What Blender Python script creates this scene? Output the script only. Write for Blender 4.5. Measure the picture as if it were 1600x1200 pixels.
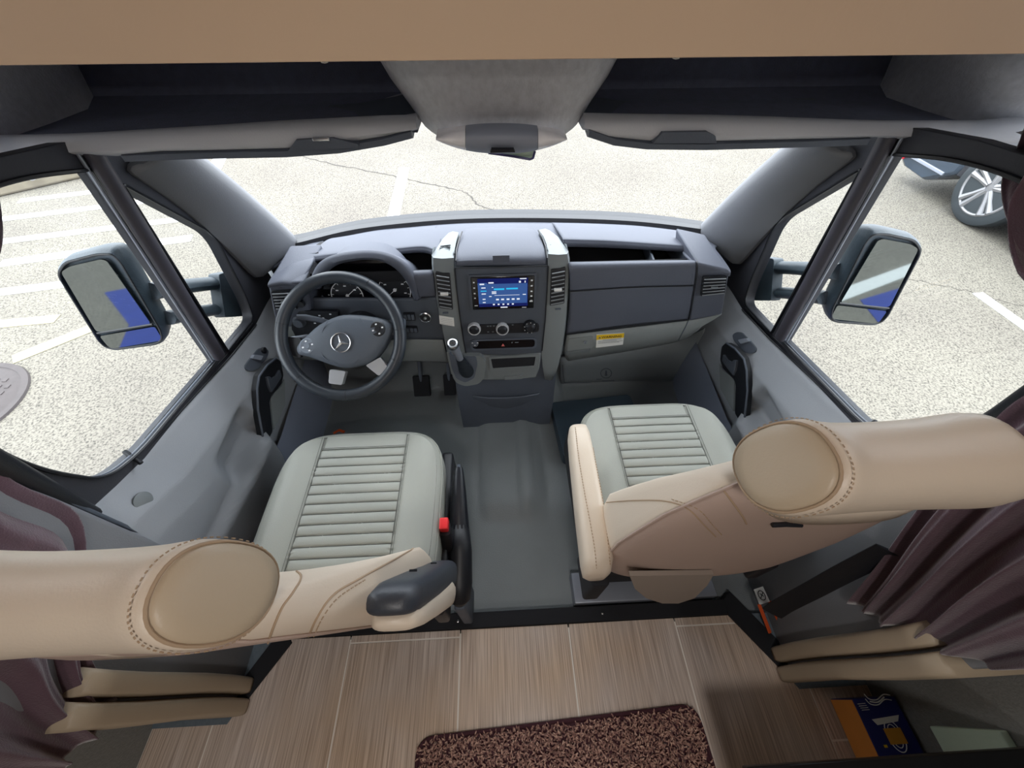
import bpy, bmesh, math, random
from math import pi, sin, cos, radians as R
from mathutils import Vector as V, Matrix as M
from mathutils.geometry import tessellate_polygon
random.seed(7)
for o in list(bpy.data.objects): bpy.data.objects.remove(o)
S = bpy.context.scene; COL = S.collection

# ------------------------------------------------------------------ camera
CAMP = V((-0.02, 0, 1.45)); FPX = 600.0; PITCH = math.atan(735/600.0); YAW = R(2.7)
cd = bpy.data.cameras.new('camera'); cam = bpy.data.objects.new('camera', cd); COL.objects.link(cam)
cd.sensor_width = 36; cd.lens = 36*FPX/1600; cd.clip_start = 0.01; cd.clip_end = 200
cam.location = CAMP; cam.rotation_euler = (pi/2-PITCH, 0, -YAW)
S.camera = cam
# ------------------------------------------------------------------ light: overcast sky
w = bpy.data.worlds.new('overcast_sky'); S.world = w; w.use_nodes = True
nt = w.node_tree; nt.nodes.clear()
wo = nt.nodes.new('ShaderNodeOutputWorld'); bg = nt.nodes.new('ShaderNodeBackground')
tc = nt.nodes.new('ShaderNodeTexCoord'); sx_ = nt.nodes.new('ShaderNodeSeparateXYZ'); rp = nt.nodes.new('ShaderNodeValToRGB')
nt.links.new(tc.outputs['Generated'], sx_.inputs[0]); nt.links.new(sx_.outputs['Z'], rp.inputs[0])
rp.color_ramp.elements[0].color = (0.62, 0.66, 0.72, 1); rp.color_ramp.elements[1].color = (0.92, 0.96, 1.0, 1)
nt.links.new(rp.outputs[0], bg.inputs[0]); nt.links.new(bg.outputs[0], wo.inputs[0])
bg.inputs[1].default_value = 1.0
S.view_settings.view_transform = 'Standard'; S.view_settings.look = 'None'; S.view_settings.gamma = 1
S.view_settings.use_curve_mapping = False; S.view_settings.exposure = 3.0
S.cycles.max_bounces = 10; S.cycles.diffuse_bounces = 6; S.cycles.transparent_max_bounces = 16; S.cycles.caustics_reflective = False

def portal(name, loc, rot, sx, sy):
    l = bpy.data.lights.new(name, 'AREA'); l.shape = 'RECTANGLE'; l.size = sx; l.size_y = sy; l.cycles.is_portal = True
    o = bpy.data.objects.new(name, l); COL.objects.link(o); o.location = loc; o.rotation_euler = rot
    return o
portal('windshield_daylight_portal', (0, 1.26, .96), (R(-45), 0, 0), 1.7, .75)
portal('left_window_daylight_portal', (-.90, .72, .90), (0, R(-90), 0), .75, 1.1)
portal('right_window_daylight_portal', (.90, .72, .90), (0, R(90), 0), .75, 1.1)

# ------------------------------------------------------------------ pixel -> point on a plane of the place
_F0 = V((sin(YAW), cos(YAW), 0)); _R = V((cos(YAW), -sin(YAW), 0)); _Z = V((0, 0, 1))
_F = _F0*cos(PITCH)-_Z*sin(PITCH); _U = _F0*sin(PITCH)+_Z*cos(PITCH)
def ray(u, v): return _F*FPX+_R*(u-800)-_U*(v-600)
def P(u, v, ax, val):
    d = ray(u, v); i = 'xyz'.index(ax); return CAMP+d*((val-CAMP[i])/d[i])
def PP(u, v, n, c):
    n = V(n); d = ray(u, v); return CAMP+d*((c-n.dot(CAMP))/n.dot(d))
def smooth(a, b, t):
    t = max(0, min(1, (t-a)/(b-a))); return t*t*(3-2*t)
def lerp(a, b, t): return a+(b-a)*t

# ------------------------------------------------------------------ materials
def srgb(c):
    return tuple(((x/255)/12.92 if x/255 <= .04045 else ((x/255+.055)/1.055)**2.4) for x in c)+(1,)
MATS = {}
def mat(name, col, rough=.55, bump=0, bscale=300, var=0, vscale=6, metal=0, spec=.5, sheen=0, coat=0, emit=None, estr=1, streak=None):
    m = bpy.data.materials.new(name); m.use_nodes = True; t = m.node_tree; b = t.nodes['Principled BSDF']
    c = srgb(col); b.inputs['Base Color'].default_value = c; b.inputs['Roughness'].default_value = rough
    b.inputs['Metallic'].default_value = metal; b.inputs['Specular IOR Level'].default_value = spec
    b.inputs['Sheen Weight'].default_value = sheen; b.inputs['Coat Weight'].default_value = coat
    if emit: b.inputs['Emission Color'].default_value = srgb(emit); b.inputs['Emission Strength'].default_value = estr
    co = t.nodes.new('ShaderNodeTexCoord')
    if var:
        n = t.nodes.new('ShaderNodeTexNoise'); n.inputs['Scale'].default_value = vscale; n.inputs['Detail'].default_value = 5
        if streak:
            mp = t.nodes.new('ShaderNodeMapping'); mp.inputs['Scale'].default_value = streak
            t.links.new(co.outputs['Object'], mp.inputs[0]); t.links.new(mp.outputs[0], n.inputs['Vector'])
        else: t.links.new(co.outputs['Object'], n.inputs['Vector'])
        r = t.nodes.new('ShaderNodeMapRange'); r.inputs[1].default_value = .3; r.inputs[2].default_value = .7
        r.inputs[3].default_value = 1-var; r.inputs[4].default_value = 1+var
        t.links.new(n.outputs['Fac'], r.inputs[0])
        mx = t.nodes.new('ShaderNodeVectorMath'); mx.operation = 'SCALE'; mx.inputs[0].default_value = c[:3]
        t.links.new(r.outputs[0], mx.inputs['Scale']); t.links.new(mx.outputs[0], b.inputs['Base Color'])
    if bump:
        n2 = t.nodes.new('ShaderNodeTexNoise'); n2.inputs['Scale'].default_value = bscale; n2.inputs['Detail'].default_value = 3
        t.links.new(co.outputs['Object'], n2.inputs['Vector'])
        bp = t.nodes.new('ShaderNodeBump'); bp.inputs['Strength'].default_value = bump; bp.inputs['Distance'].default_value = .002
        t.links.new(n2.outputs['Fac'], bp.inputs['Height']); t.links.new(bp.outputs[0], b.inputs['Normal'])
    MATS[name] = m; return m
grey = mat('grey_grained_plastic', (146, 150, 156), .5, .25, 500, .04, 5)
silver = mat('light_grey_plastic', (118, 124, 127), .5, .15, 600, .03)
lgrey = mat('warm_grey_plastic', (128, 133, 134), .55, .25, 500, .03)
dgrey = mat('charcoal_plastic', (72, 78, 88), .5, .25, 500, .05)
dash = mat('dash_pad_plastic', (78, 82, 94), .62, .35, 420, .05)
slate = mat('slate_lower_trim', (84, 91, 103), .6, .25, 400, .08)
black = mat('black_plastic', (24, 26, 32), .45, .15, 400)
bmatte = mat('matte_black_lining', (28, 29, 34), .9, .2, 200)
gloss = mat('gloss_black', (12, 13, 18), .15)
rubber = mat('black_rubber_seal', (30, 31, 37), .6)
pillar = mat('pillar_trim_grey', (118, 120, 125), .6, .25, 350, .03)
lipm = mat('shelf_edge_grey', (190, 192, 198), .6, .2, 300)
headl = mat('headliner_fabric', (216, 219, 226), .9, .6, 260, .08, 90, sheen=.2)
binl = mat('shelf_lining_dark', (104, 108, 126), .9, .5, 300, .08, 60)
soff = mat('beige_vinyl_panel', (222, 194, 164), .55, .1, 120, .03, 3)
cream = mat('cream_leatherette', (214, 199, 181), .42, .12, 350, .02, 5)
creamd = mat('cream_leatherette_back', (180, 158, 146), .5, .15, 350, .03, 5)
taupe = mat('tan_leatherette_end', (184, 166, 142), .45, .12, 350, .02, 5)
thread = mat('tan_thread', (168, 144, 118), .7)
seatg = mat('grey_leatherette', (160, 162, 154), .5, .25, 500, .03, 5)
seam = mat('dark_grey_seam', (96, 97, 93), .7)
leather = mat('wheel_leather', (40, 46, 54), .38, .2, 500)
hub = mat('wheel_hub_plastic', (78, 85, 95), .5, .2, 450)
chrome = mat('satin_metal', (200, 202, 205), .25, metal=1)
satin = mat('satin_silver_paint', (190, 192, 196), .35, metal=.6)
carpet = mat('cab_floor_rubber', (124, 129, 132), .55, .5, 250, .08, 4)
mattex = mat('floor_mat_rubber', (78, 83, 84), .55, .6, 400, .1, 7)
felt = mat('grey_wall_felt', (116, 118, 116), .95, .8, 200, .1, 120, sheen=.3)
feltd = mat('dark_carpet_felt', (104, 116, 126), .95, .8, 200, .1, 80)
creamw = mat('cream_padded_vinyl', (172, 156, 134), .5, .1, 200, .03)
curt = mat('plum_curtain_fabric', (84, 60, 72), .85, .5, 350, .12, 30, sheen=.6)
red = mat('red_release_button', (235, 45, 50), .4)
orange = mat('orange_webbing', (225, 92, 40), .7)
white = mat('white_label_paper', (225, 225, 222), .7)
yellow = mat('yellow_label', (235, 195, 40), .6)
ink = mat('black_ink', (22, 22, 24), .8)
inkg = mat('grey_ink', (110, 116, 122), .8)
icon = mat('white_icon_print', (238, 240, 244), .6)
redi = mat('pale_red_print', (230, 120, 115), .6)
cardo = mat('orange_cardboard', (228, 148, 70), .6, var=.04, vscale=15)
cardb = mat('navy_cardboard', (20, 28, 104), .5)
cardy = mat('golden_print', (205, 145, 50), .6)
pale = mat('pale_green_panel', (200, 222, 204), .7, .2, 80)
mirm = mat('mirror_glass', (128, 134, 135), .03, metal=1)
mshell = mat('mirror_housing_plastic', (52, 64, 74), .5, .3, 300)
paint = mat('road_paint_white', (190, 190, 188), .7, var=.06, vscale=20)
painty = mat('road_paint_faded_yellow', (146, 139, 112), .8, var=.06, vscale=20)
iron = mat('cast_iron', (62, 55, 55), .7, .5, 60, .1, 20)
carp = mat('car_paint_blue_grey', (36, 50, 64), .25, coat=.6)
tyre = mat('tyre_rubber', (42, 48, 52), .8, .2, 60)
alloy = mat('alloy_wheel', (135, 135, 138), .35, metal=.5)
redl = mat('red_tail_lamp', (235, 60, 70), .2)
curb = mat('kerb_concrete', (120, 112, 97), .9, .5, 60, .12, 8)
vanp = mat('van_blue_paint', (38, 62, 150), .3, coat=.5)
cardk = mat('black_laminate', (14, 14, 17), .35)
dkcrack = None
steel = mat('painted_steel_grey', (150, 156, 168), .35, metal=.4)
rugb = mat('plum_rug_binding', (66, 30, 40), .85)

def nodes_of(m): return m.node_tree, m.node_tree.nodes['Principled BSDF']
# asphalt: pale worn aggregate
asph = mat('worn_pale_asphalt', (205, 200, 188), .9)
t, b = nodes_of(asph); co = t.nodes.new('ShaderNodeTexCoord')
def noise(t, sc, det, co):
    n = t.nodes.new('ShaderNodeTexNoise'); n.inputs['Scale'].default_value = sc; n.inputs['Detail'].default_value = det
    t.links.new(co.outputs['Object'], n.inputs['Vector']); return n
def ramp(t, src, stops):
    r = t.nodes.new('ShaderNodeValToRGB'); e = r.color_ramp.elements
    while len(e) < len(stops): e.new(.5)
    for k, (p_, c_) in enumerate(stops): e[k].position = p_; e[k].color = c_ if len(c_) == 4 else srgb(c_)
    t.links.new(src, r.inputs[0]); return r
def mul(t, a, b_):
    x = t.nodes.new('ShaderNodeMix'); x.data_type = 'RGBA'; x.blend_type = 'MULTIPLY'; x.inputs[0].default_value = 1
    t.links.new(a, x.inputs[6]); t.links.new(b_, x.inputs[7]); return x.outputs[2]
n1 = noise(t, 75, 4, co); n2 = noise(t, .7, 4, co)
r1 = ramp(t, n1.outputs['Fac'], [(.34, (64, 61, 56)), (.46, (103, 99, 92)), (.6, (121, 117, 109))])
r2 = ramp(t, n2.outputs['Fac'], [(.3, (228, 224, 222)), (.7, (255, 253, 248))])
t.links.new(mul(t, r1.outputs[0], r2.outputs[0]), b.inputs['Base Color'])
# floor planks: linear streaked tile
plank = mat('streaked_taupe_tile', (170, 150, 130), .38)
t, b = nodes_of(plank); co = t.nodes.new('ShaderNodeTexCoord')
mp = t.nodes.new('ShaderNodeMapping'); mp.inputs['Scale'].default_value = (330, 5, 1)
t.links.new(co.outputs['Object'], mp.inputs[0])
n1 = t.nodes.new('ShaderNodeTexNoise'); n1.inputs['Scale'].default_value = 1; n1.inputs['Detail'].default_value = 2; t.links.new(mp.outputs[0], n1.inputs['Vector'])
n2 = noise(t, 3.2, 3, co)
r1 = ramp(t, n1.outputs['Fac'], [(.3, (168, 155, 143)), (.5, (200, 189, 177)), (.7, (222, 213, 202))])
r2 = ramp(t, n2.outputs['Fac'], [(.35, (255, 238, 222)), (.6, (255, 250, 252))])
t.links.new(mul(t, r1.outputs[0], r2.outputs[0]), b.inputs['Base Color'])
grout = mat('pale_grout', (236, 230, 222), .8)
# rug pile colours vary per tuft through a noise
rug = mat('brown_shag_pile', (120, 90, 80), .9, sheen=.3)
t, b = nodes_of(rug); co = t.nodes.new('ShaderNodeTexCoord'); n1 = noise(t, 160, 2, co)
r1 = ramp(t, n1.outputs['Fac'], [(.35, (100, 66, 62)), (.52, (166, 126, 114)), (.68, (214, 178, 158))])
t.links.new(r1.outputs[0], b.inputs['Base Color'])
# window glass: thin clear pane
glassm = bpy.data.materials.new('clear_window_glass'); glassm.use_nodes = True; t = glassm.node_tree; t.nodes.clear()
out = t.nodes.new('ShaderNodeOutputMaterial'); tr = t.nodes.new('ShaderNodeBsdfTransparent'); gl = t.nodes.new('ShaderNodeBsdfGlossy')
tr.inputs[0].default_value = (.96, .975, .97, 1); gl.inputs['Roughness'].default_value = .02; gl.inputs[0].default_value = (1, 1, 1, 1)
lw = t.nodes.new('ShaderNodeLayerWeight'); lw.inputs[0].default_value = .5; pw = t.nodes.new('ShaderNodeMath'); pw.operation = 'POWER'; pw.inputs[1].default_value = 5
ma = t.nodes.new('ShaderNodeMath'); ma.operation = 'MULTIPLY_ADD'; ma.inputs[1].default_value = .6; ma.inputs[2].default_value = .02; mx = t.nodes.new('ShaderNodeMixShader')
t.links.new(lw.outputs['Facing'], pw.inputs[0]); t.links.new(pw.outputs[0], ma.inputs[0]); t.links.new(ma.outputs[0], mx.inputs[0])
t.links.new(tr.outputs[0], mx.inputs[1]); t.links.new(gl.outputs[0], mx.inputs[2]); t.links.new(mx.outputs[0], out.inputs[0])
def emis(name, c, s):
    m = bpy.data.materials.new(name); m.use_nodes = True; t = m.node_tree; t.nodes.clear()
    o = t.nodes.new('ShaderNodeOutputMaterial'); e = t.nodes.new('ShaderNodeEmission'); e.inputs[0].default_value = srgb(c); e.inputs[1].default_value = s
    t.links.new(e.outputs[0], o.inputs[0]); return m
scr = emis('screen_blue', (66, 100, 165), .095); scrd = emis('screen_navy', (28, 36, 100), .10)
scrc = emis('screen_cyan', (50, 190, 240), .12); scrw = emis('screen_white', (235, 240, 250), .125)

# ------------------------------------------------------------------ mesh builder
class MB:
    def __init__(s, m=None): s.v = []; s.f = []; s.mi = []; s.m = m or M.Identity(4); s.cur = 0
    def add(s, vs, fs):
        b_ = len(s.v); s.v += [s.m @ V(p) for p in vs]; s.f += [tuple(i+b_ for i in f) for f in fs]; s.mi += [s.cur]*len(fs); return s
    def box(s, c, d, rot=None, ch=0):
        c = V(c); h = V(d)/2; m = rot or M.Identity(3)
        if ch <= 0:
            vs = [c+m @ V((x*h.x, y*h.y, z*h.z)) for x in (-1, 1) for y in (-1, 1) for z in (-1, 1)]
            return s.add(vs, [(0, 1, 3, 2), (4, 6, 7, 5), (0, 4, 5, 1), (2, 3, 7, 6), (0, 2, 6, 4), (1, 5, 7, 3)])
        bm = bmesh.new(); bmesh.ops.create_cube(bm, size=1)
        for v in bm.verts: v.co = V((v.co.x*d[0], v.co.y*d[1], v.co.z*d[2]))
        bmesh.ops.bevel(bm, geom=bm.edges[:], offset=min(ch, min(d)*.49), segments=3, profile=.6, affect='EDGES')
        bm.verts.index_update()
        s.add([c+m @ v.co for v in bm.verts], [tuple(v.index for v in f.verts) for f in bm.faces]); bm.free(); return s
    def tube(s, pts, r, n=10, closed=False, flat=1.0, up=None):
        pts = [V(p) for p in pts]; N = len(pts); rs = r if isinstance(r, (list, tuple)) else [r]*N
        vs = []; prev = None
        for i, p in enumerate(pts):
            if closed: d = (pts[(i+1) % N]-pts[i-1])
            else: d = pts[min(i+1, N-1)]-pts[max(i-1, 0)]
            if d.length < 1e-9: d = V((0, 0, 1))
            d.normalize()
            if prev is None:
                a = V(up) if up else (V((0, 0, 1)) if abs(d.z) < .9 else V((1, 0, 0)))
            else: a = prev
            a = (a-d*a.dot(d)); a.normalize(); prev = a; c = d.cross(a)
            for k in range(n):
                q = 2*pi*k/n; vs.append(p+(a*cos(q)*flat+c*sin(q))*rs[i])
        fs = []
        for i in range(N if closed else N-1):
            j = (i+1) % N
            for k in range(n): fs.append((i*n+k, i*n+(k+1) % n, j*n+(k+1) % n, j*n+k))
        if not closed: fs += [tuple(range(n))[::-1], tuple((N-1)*n+k for k in range(n))]
        return s.add(vs, fs)
    def loft(s, rings, cap=True, closed=True, loop=False):
        n = len(rings[0]); vs = [p for r in rings for p in r]; fs = []
        L = len(rings)
        for i in range(L if loop else L-1):
            j = (i+1) % L
            for k in range(n if closed else n-1): fs.append((i*n+k, i*n+(k+1) % n, j*n+(k+1) % n, j*n+k))
        if cap and closed and not loop: fs += [tuple(range(n))[::-1], tuple((L-1)*n+k for k in range(n))]
        return s.add(vs, fs)
    def lathe(s, prof, n=24, c=(0, 0, 0), ax=(0, 0, 1)):
        ax = V(ax).normalized(); a = ax.orthogonal().normalized(); b_ = ax.cross(a); c = V(c)
        return s.loft([[c+ax*h+(a*cos(2*pi*k/n)+b_*sin(2*pi*k/n))*max(r, 1e-5) for k in range(n)] for r, h in prof])
    def plate(s, outer, ext, holes=()):
        ext = V(ext); loops = [[V(p) for p in outer]]+[[V(p) for p in h] for h in holes]
        flat = [p for l in loops for p in l]; tri = tessellate_polygon(loops); n = len(flat)
        fs = [tuple(q) for q in tri]+[tuple(n+i for i in q[::-1]) for q in tri]; o = 0
        for l in loops:
            k = len(l)
            for i in range(k): fs.append((o+i, o+(i+1) % k, n+o+(i+1) % k, n+o+i))
            o += k
        return s.add(flat+[p+ext for p in flat], fs)
    def grid(s, fn, nu, nv):
        vs = [fn(i/(nu-1), j/(nv-1)) for i in range(nu) for j in range(nv)]
        return s.add(vs, [(i*nv+j, (i+1)*nv+j, (i+1)*nv+j+1, i*nv+j+1) for i in range(nu-1) for j in range(nv-1)])
    def build(s, name, mats, parent=None, ang=38, bevel=0, subs=0, solid=0, off=-1, merge=False):
        me = bpy.data.meshes.new(name); me.from_pydata([tuple(p) for p in s.v], [], s.f); me.update()
        mats = mats if isinstance(mats, (list, tuple)) else [mats]
        for m_ in mats: me.materials.append(m_)
        for p, q in zip(me.polygons, s.mi): p.material_index = min(q, len(mats)-1)
        bm = bmesh.new(); bm.from_mesh(me)
        if merge: bmesh.ops.remove_doubles(bm, verts=bm.verts[:], dist=1e-5)
        bmesh.ops.recalc_face_normals(bm, faces=bm.faces[:]); bm.to_mesh(me); bm.free()
        me.shade_smooth()
        if ang < 180: me.set_sharp_from_angle(angle=R(ang))
        o = bpy.data.objects.new(name, me); COL.objects.link(o)
        if solid:
            if sum((CAMP-p.center).dot(p.normal)*p.area for p in me.polygons) < 0: me.flip_normals()
            q = o.modifiers.new('solid', 'SOLIDIFY'); q.thickness = solid; q.offset = off
        if bevel:
            q = o.modifiers.new('bevel', 'BEVEL'); q.width = bevel; q.segments = 2; q.limit_method = 'ANGLE'; q.angle_limit = R(35)
        if subs:
            q = o.modifiers.new('sub', 'SUBSURF'); q.levels = subs; q.render_levels = subs
        if parent: o.parent = parent; o.matrix_parent_inverse = M.Translation(parent.location).inverted()
        return o
def tag(o, label=None, cat=None, group=None, kind=None):
    if label: o['label'] = label
    if cat: o['category'] = cat
    if group: o['group'] = group
    if kind: o['kind'] = kind
    return o
def thing(name, label, cat, loc=(0, 0, 0), group=None, kind=None):
    o = bpy.data.objects.new(name, None); COL.objects.link(o); o.location = loc; o.empty_display_size = .05
    return tag(o, label, cat, group, kind)
def rnd(pts, r, n=5):
    pts = [V(p) for p in pts]; out = []; N = len(pts)
    for i, p in enumerate(pts):
        rr = r[i] if isinstance(r, (list, tuple)) else r
        a = pts[i-1]-p; b_ = pts[(i+1) % N]-p
        if rr <= 0: out.append(p); continue
        q = min(rr, a.length*.48, b_.length*.48); A = p+a.normalized()*q; B = p+b_.normalized()*q
        for k in range(n+1):
            t = k/n; out.append(A*(1-t)**2+p*2*t*(1-t)+B*t*t)
    return out
def frame(o, x, up):
    x = V(x).normalized(); n = x.cross(V(up)).normalized(); u = n.cross(x).normalized()   # local x right, y up, z = outwards normal
    m = M((x, u, n)).transposed().to_4x4(); m.translation = V(o); return m
def rrect(w_, h, r, n=5, z=0, cx=0, cy=0):
    return rnd([(cx-w_/2, cy-h/2, z), (cx+w_/2, cy-h/2, z), (cx+w_/2, cy+h/2, z), (cx-w_/2, cy+h/2, z)], r, n)
def text(name, s, size, m, mt, parent, depth=.0003, align='CENTER'):
    c = bpy.data.curves.new(name, 'FONT'); c.body = s; c.size = size; c.extrude = depth; c.align_x = align; c.align_y = 'CENTER'
    o = bpy.data.objects.new(name, c); COL.objects.link(o); dg = bpy.context.evaluated_depsgraph_get()
    me = bpy.data.meshes.new_from_object(o.evaluated_get(dg)); bpy.data.objects.remove(o); me.materials.clear(); me.materials.append(mt); me.transform(m)
    q = bpy.data.objects.new(name, me); COL.objects.link(q)
    if parent: q.parent = parent; q.matrix_parent_inverse = M.Translation(parent.location).inverted()
    return q
def spline(ctrl, n=8, closed=False):
    c = [V(p) for p in ctrl]; out = []; N = len(c)
    for i in range(N if closed else N-1):
        p0 = c[(i-1) % N] if closed or i > 0 else c[i]; p1 = c[i]; p2 = c[(i+1) % N]; p3 = c[(i+2) % N] if closed or i+2 < N else p2
        for k in range(n):
            t = k/n; out.append(.5*((2*p1)+(-p0+p2)*t+(2*p0-5*p1+4*p2-p3)*t*t+(-p0+3*p1-3*p2+p3)*t**3))
    if not closed: out.append(c[-1])
    return out
from mathutils.bvhtree import BVHTree
def bvh_of(*objs):
    vs, fs = [], []
    for o in objs:
        b_ = len(vs); mw_ = o.matrix_basis if not o.parent else M.Identity(4)
        vs += [v.co.copy() for v in o.data.vertices]; fs += [tuple(i+b_ for i in p.vertices) for p in o.data.polygons]
    return BVHTree.FromPolygons(vs, fs)
def onto(bv, u, v, lift=.0008):
    d = ray(u, v).normalized(); h = bv.ray_cast(CAMP, d)
    if h[0] is None: return None
    n = h[1] if h[1].dot(d) < 0 else -h[1]
    return h[0]+n*lift
# ================================================================== OUTSIDE
GZ = -.75
def gp(u, v, z=GZ): return P(u, v, 'z', z)
g = MB(); g.box((0, 6, GZ-.1), (60, 50, .2)); tag(g.build('ground', asph), kind='structure')
crm = mat('crack_dirt', (62, 58, 54), .95)
def crack(px, w_=.012):
    cr = MB(); pts = spline([gp(*p) for p in px], 7); L = []
    for i, p in enumerate(pts):
        d = (pts[min(i+1, len(pts)-1)]-pts[max(i-1, 0)]).normalized(); n = V((-d.y, d.x, 0)); ww = w_*(.5+random.random()*.8); j = n*random.uniform(-.02, .02)
        L.append([p+j+n*ww+V((0, 0, .002)), p+j-n*ww+V((0, 0, .002))])
    cr.loft(L, cap=False, closed=False); return cr
tag(crack([(455, 238), (500, 252), (560, 264), (600, 272), (648, 283), (690, 292), (725, 300), (745, 318), (775, 330), (800, 338)], .01).build('pavement_crack', crm), 'thin wandering crack across the pale asphalt ahead of the windshield', 'crack')
tag(crack([(1385, 428), (1440, 440), (1500, 452), (1560, 470), (1598, 478)], .003).build('pavement_crack', crm), 'faint hairline crack in the asphalt beside the right mirror', 'crack')
LINES = [((30, 314), (205, 293), .06), ((0, 343), (330, 302), .06), ((0, 378), (345, 335), .06), ((0, 412), (300, 372), .07), ((-40, 462), (165, 436), .06)]
LL = ['farthest white hatch stripe seen through the left window, near the kerb', 'second white hatch stripe from the kerb in the left window', 'third white hatch stripe from the kerb in the left window',
      'white hatch stripe running just above the left mirror', 'short white hatch stripe left of the left mirror head']
def stripe(a, b_, w_, m, lab, grp='parking stripes painted on the asphalt'):
    a, b_ = gp(*a), gp(*b_); d = (b_-a).normalized(); n = V((-d.y, d.x, 0))*w_
    q = MB().plate([a+n+V((0, 0, .001)), b_+n+V((0, 0, .001)), b_-n+V((0, 0, .001)), a-n+V((0, 0, .001))], (0, 0, .003))
    tag(q.build('painted_line', m), lab, 'road marking', grp)
for (a, b_, w_), l in zip(LINES, LL): stripe(a, b_, w_, paint, l)
stripe((232, 477), (20, 562), .06, painty, 'faded yellowish diagonal line running below the left mirror')
stripe((-60, 512), (90, 498), .055, painty, 'faint yellowish line crossing left of the left mirror bottom')
stripe((632, 262), (612, 350), .07, paint, 'white parking line ahead of the windshield, left of centre')
stripe((345, 245), (330, 275), .09, paint, 'faint white line at the top left of the windshield')
stripe((1527, 458), (1640, 538), .055, paint, 'white line end on the asphalt right of the right mirror')
# manhole lid
mc = gp(-75, 640); q = MB()
q.lathe([(.02, .012), (.36, .012), (.37, .008), (.385, .008), (.39, .014), (.43, .014), (.435, 0)], 48, (mc.x, mc.y, GZ+.001))
for i in range(-5, 6):
    for j in range(-5, 6):
        if i*i+j*j < 26: q.box((mc.x+i*.062, mc.y+j*.062, GZ+.014), (.03, .03, .006))
tag(q.build('manhole_cover', iron), 'round brown iron manhole cover set in the asphalt by the left window', 'manhole cover')
# kerb top-left
a, b_ = gp(-160, 345), gp(175, 268); d = (b_-a).normalized(); n = V((-d.y, d.x, 0)); 
q = MB(); e = a-d*3; f_ = b_+d*6
q.plate(rnd([e, f_, f_+n*.5, e+n*.5], .0), (0, 0, .14)); tag(q.build('kerb', curb, bevel=.03), 'beige concrete kerb in the top corner of the left window', 'kerb')
q = MB(); q.tube(spline([gp(34, 266, GZ+.165), gp(42, 272, GZ+.17), gp(52, 281, GZ+.165)], 8), [.025]*17, 8, flat=.3); 
tag(q.build('fallen_twig', alloy), 'small pale curved strip lying against the kerb', 'debris')

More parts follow.
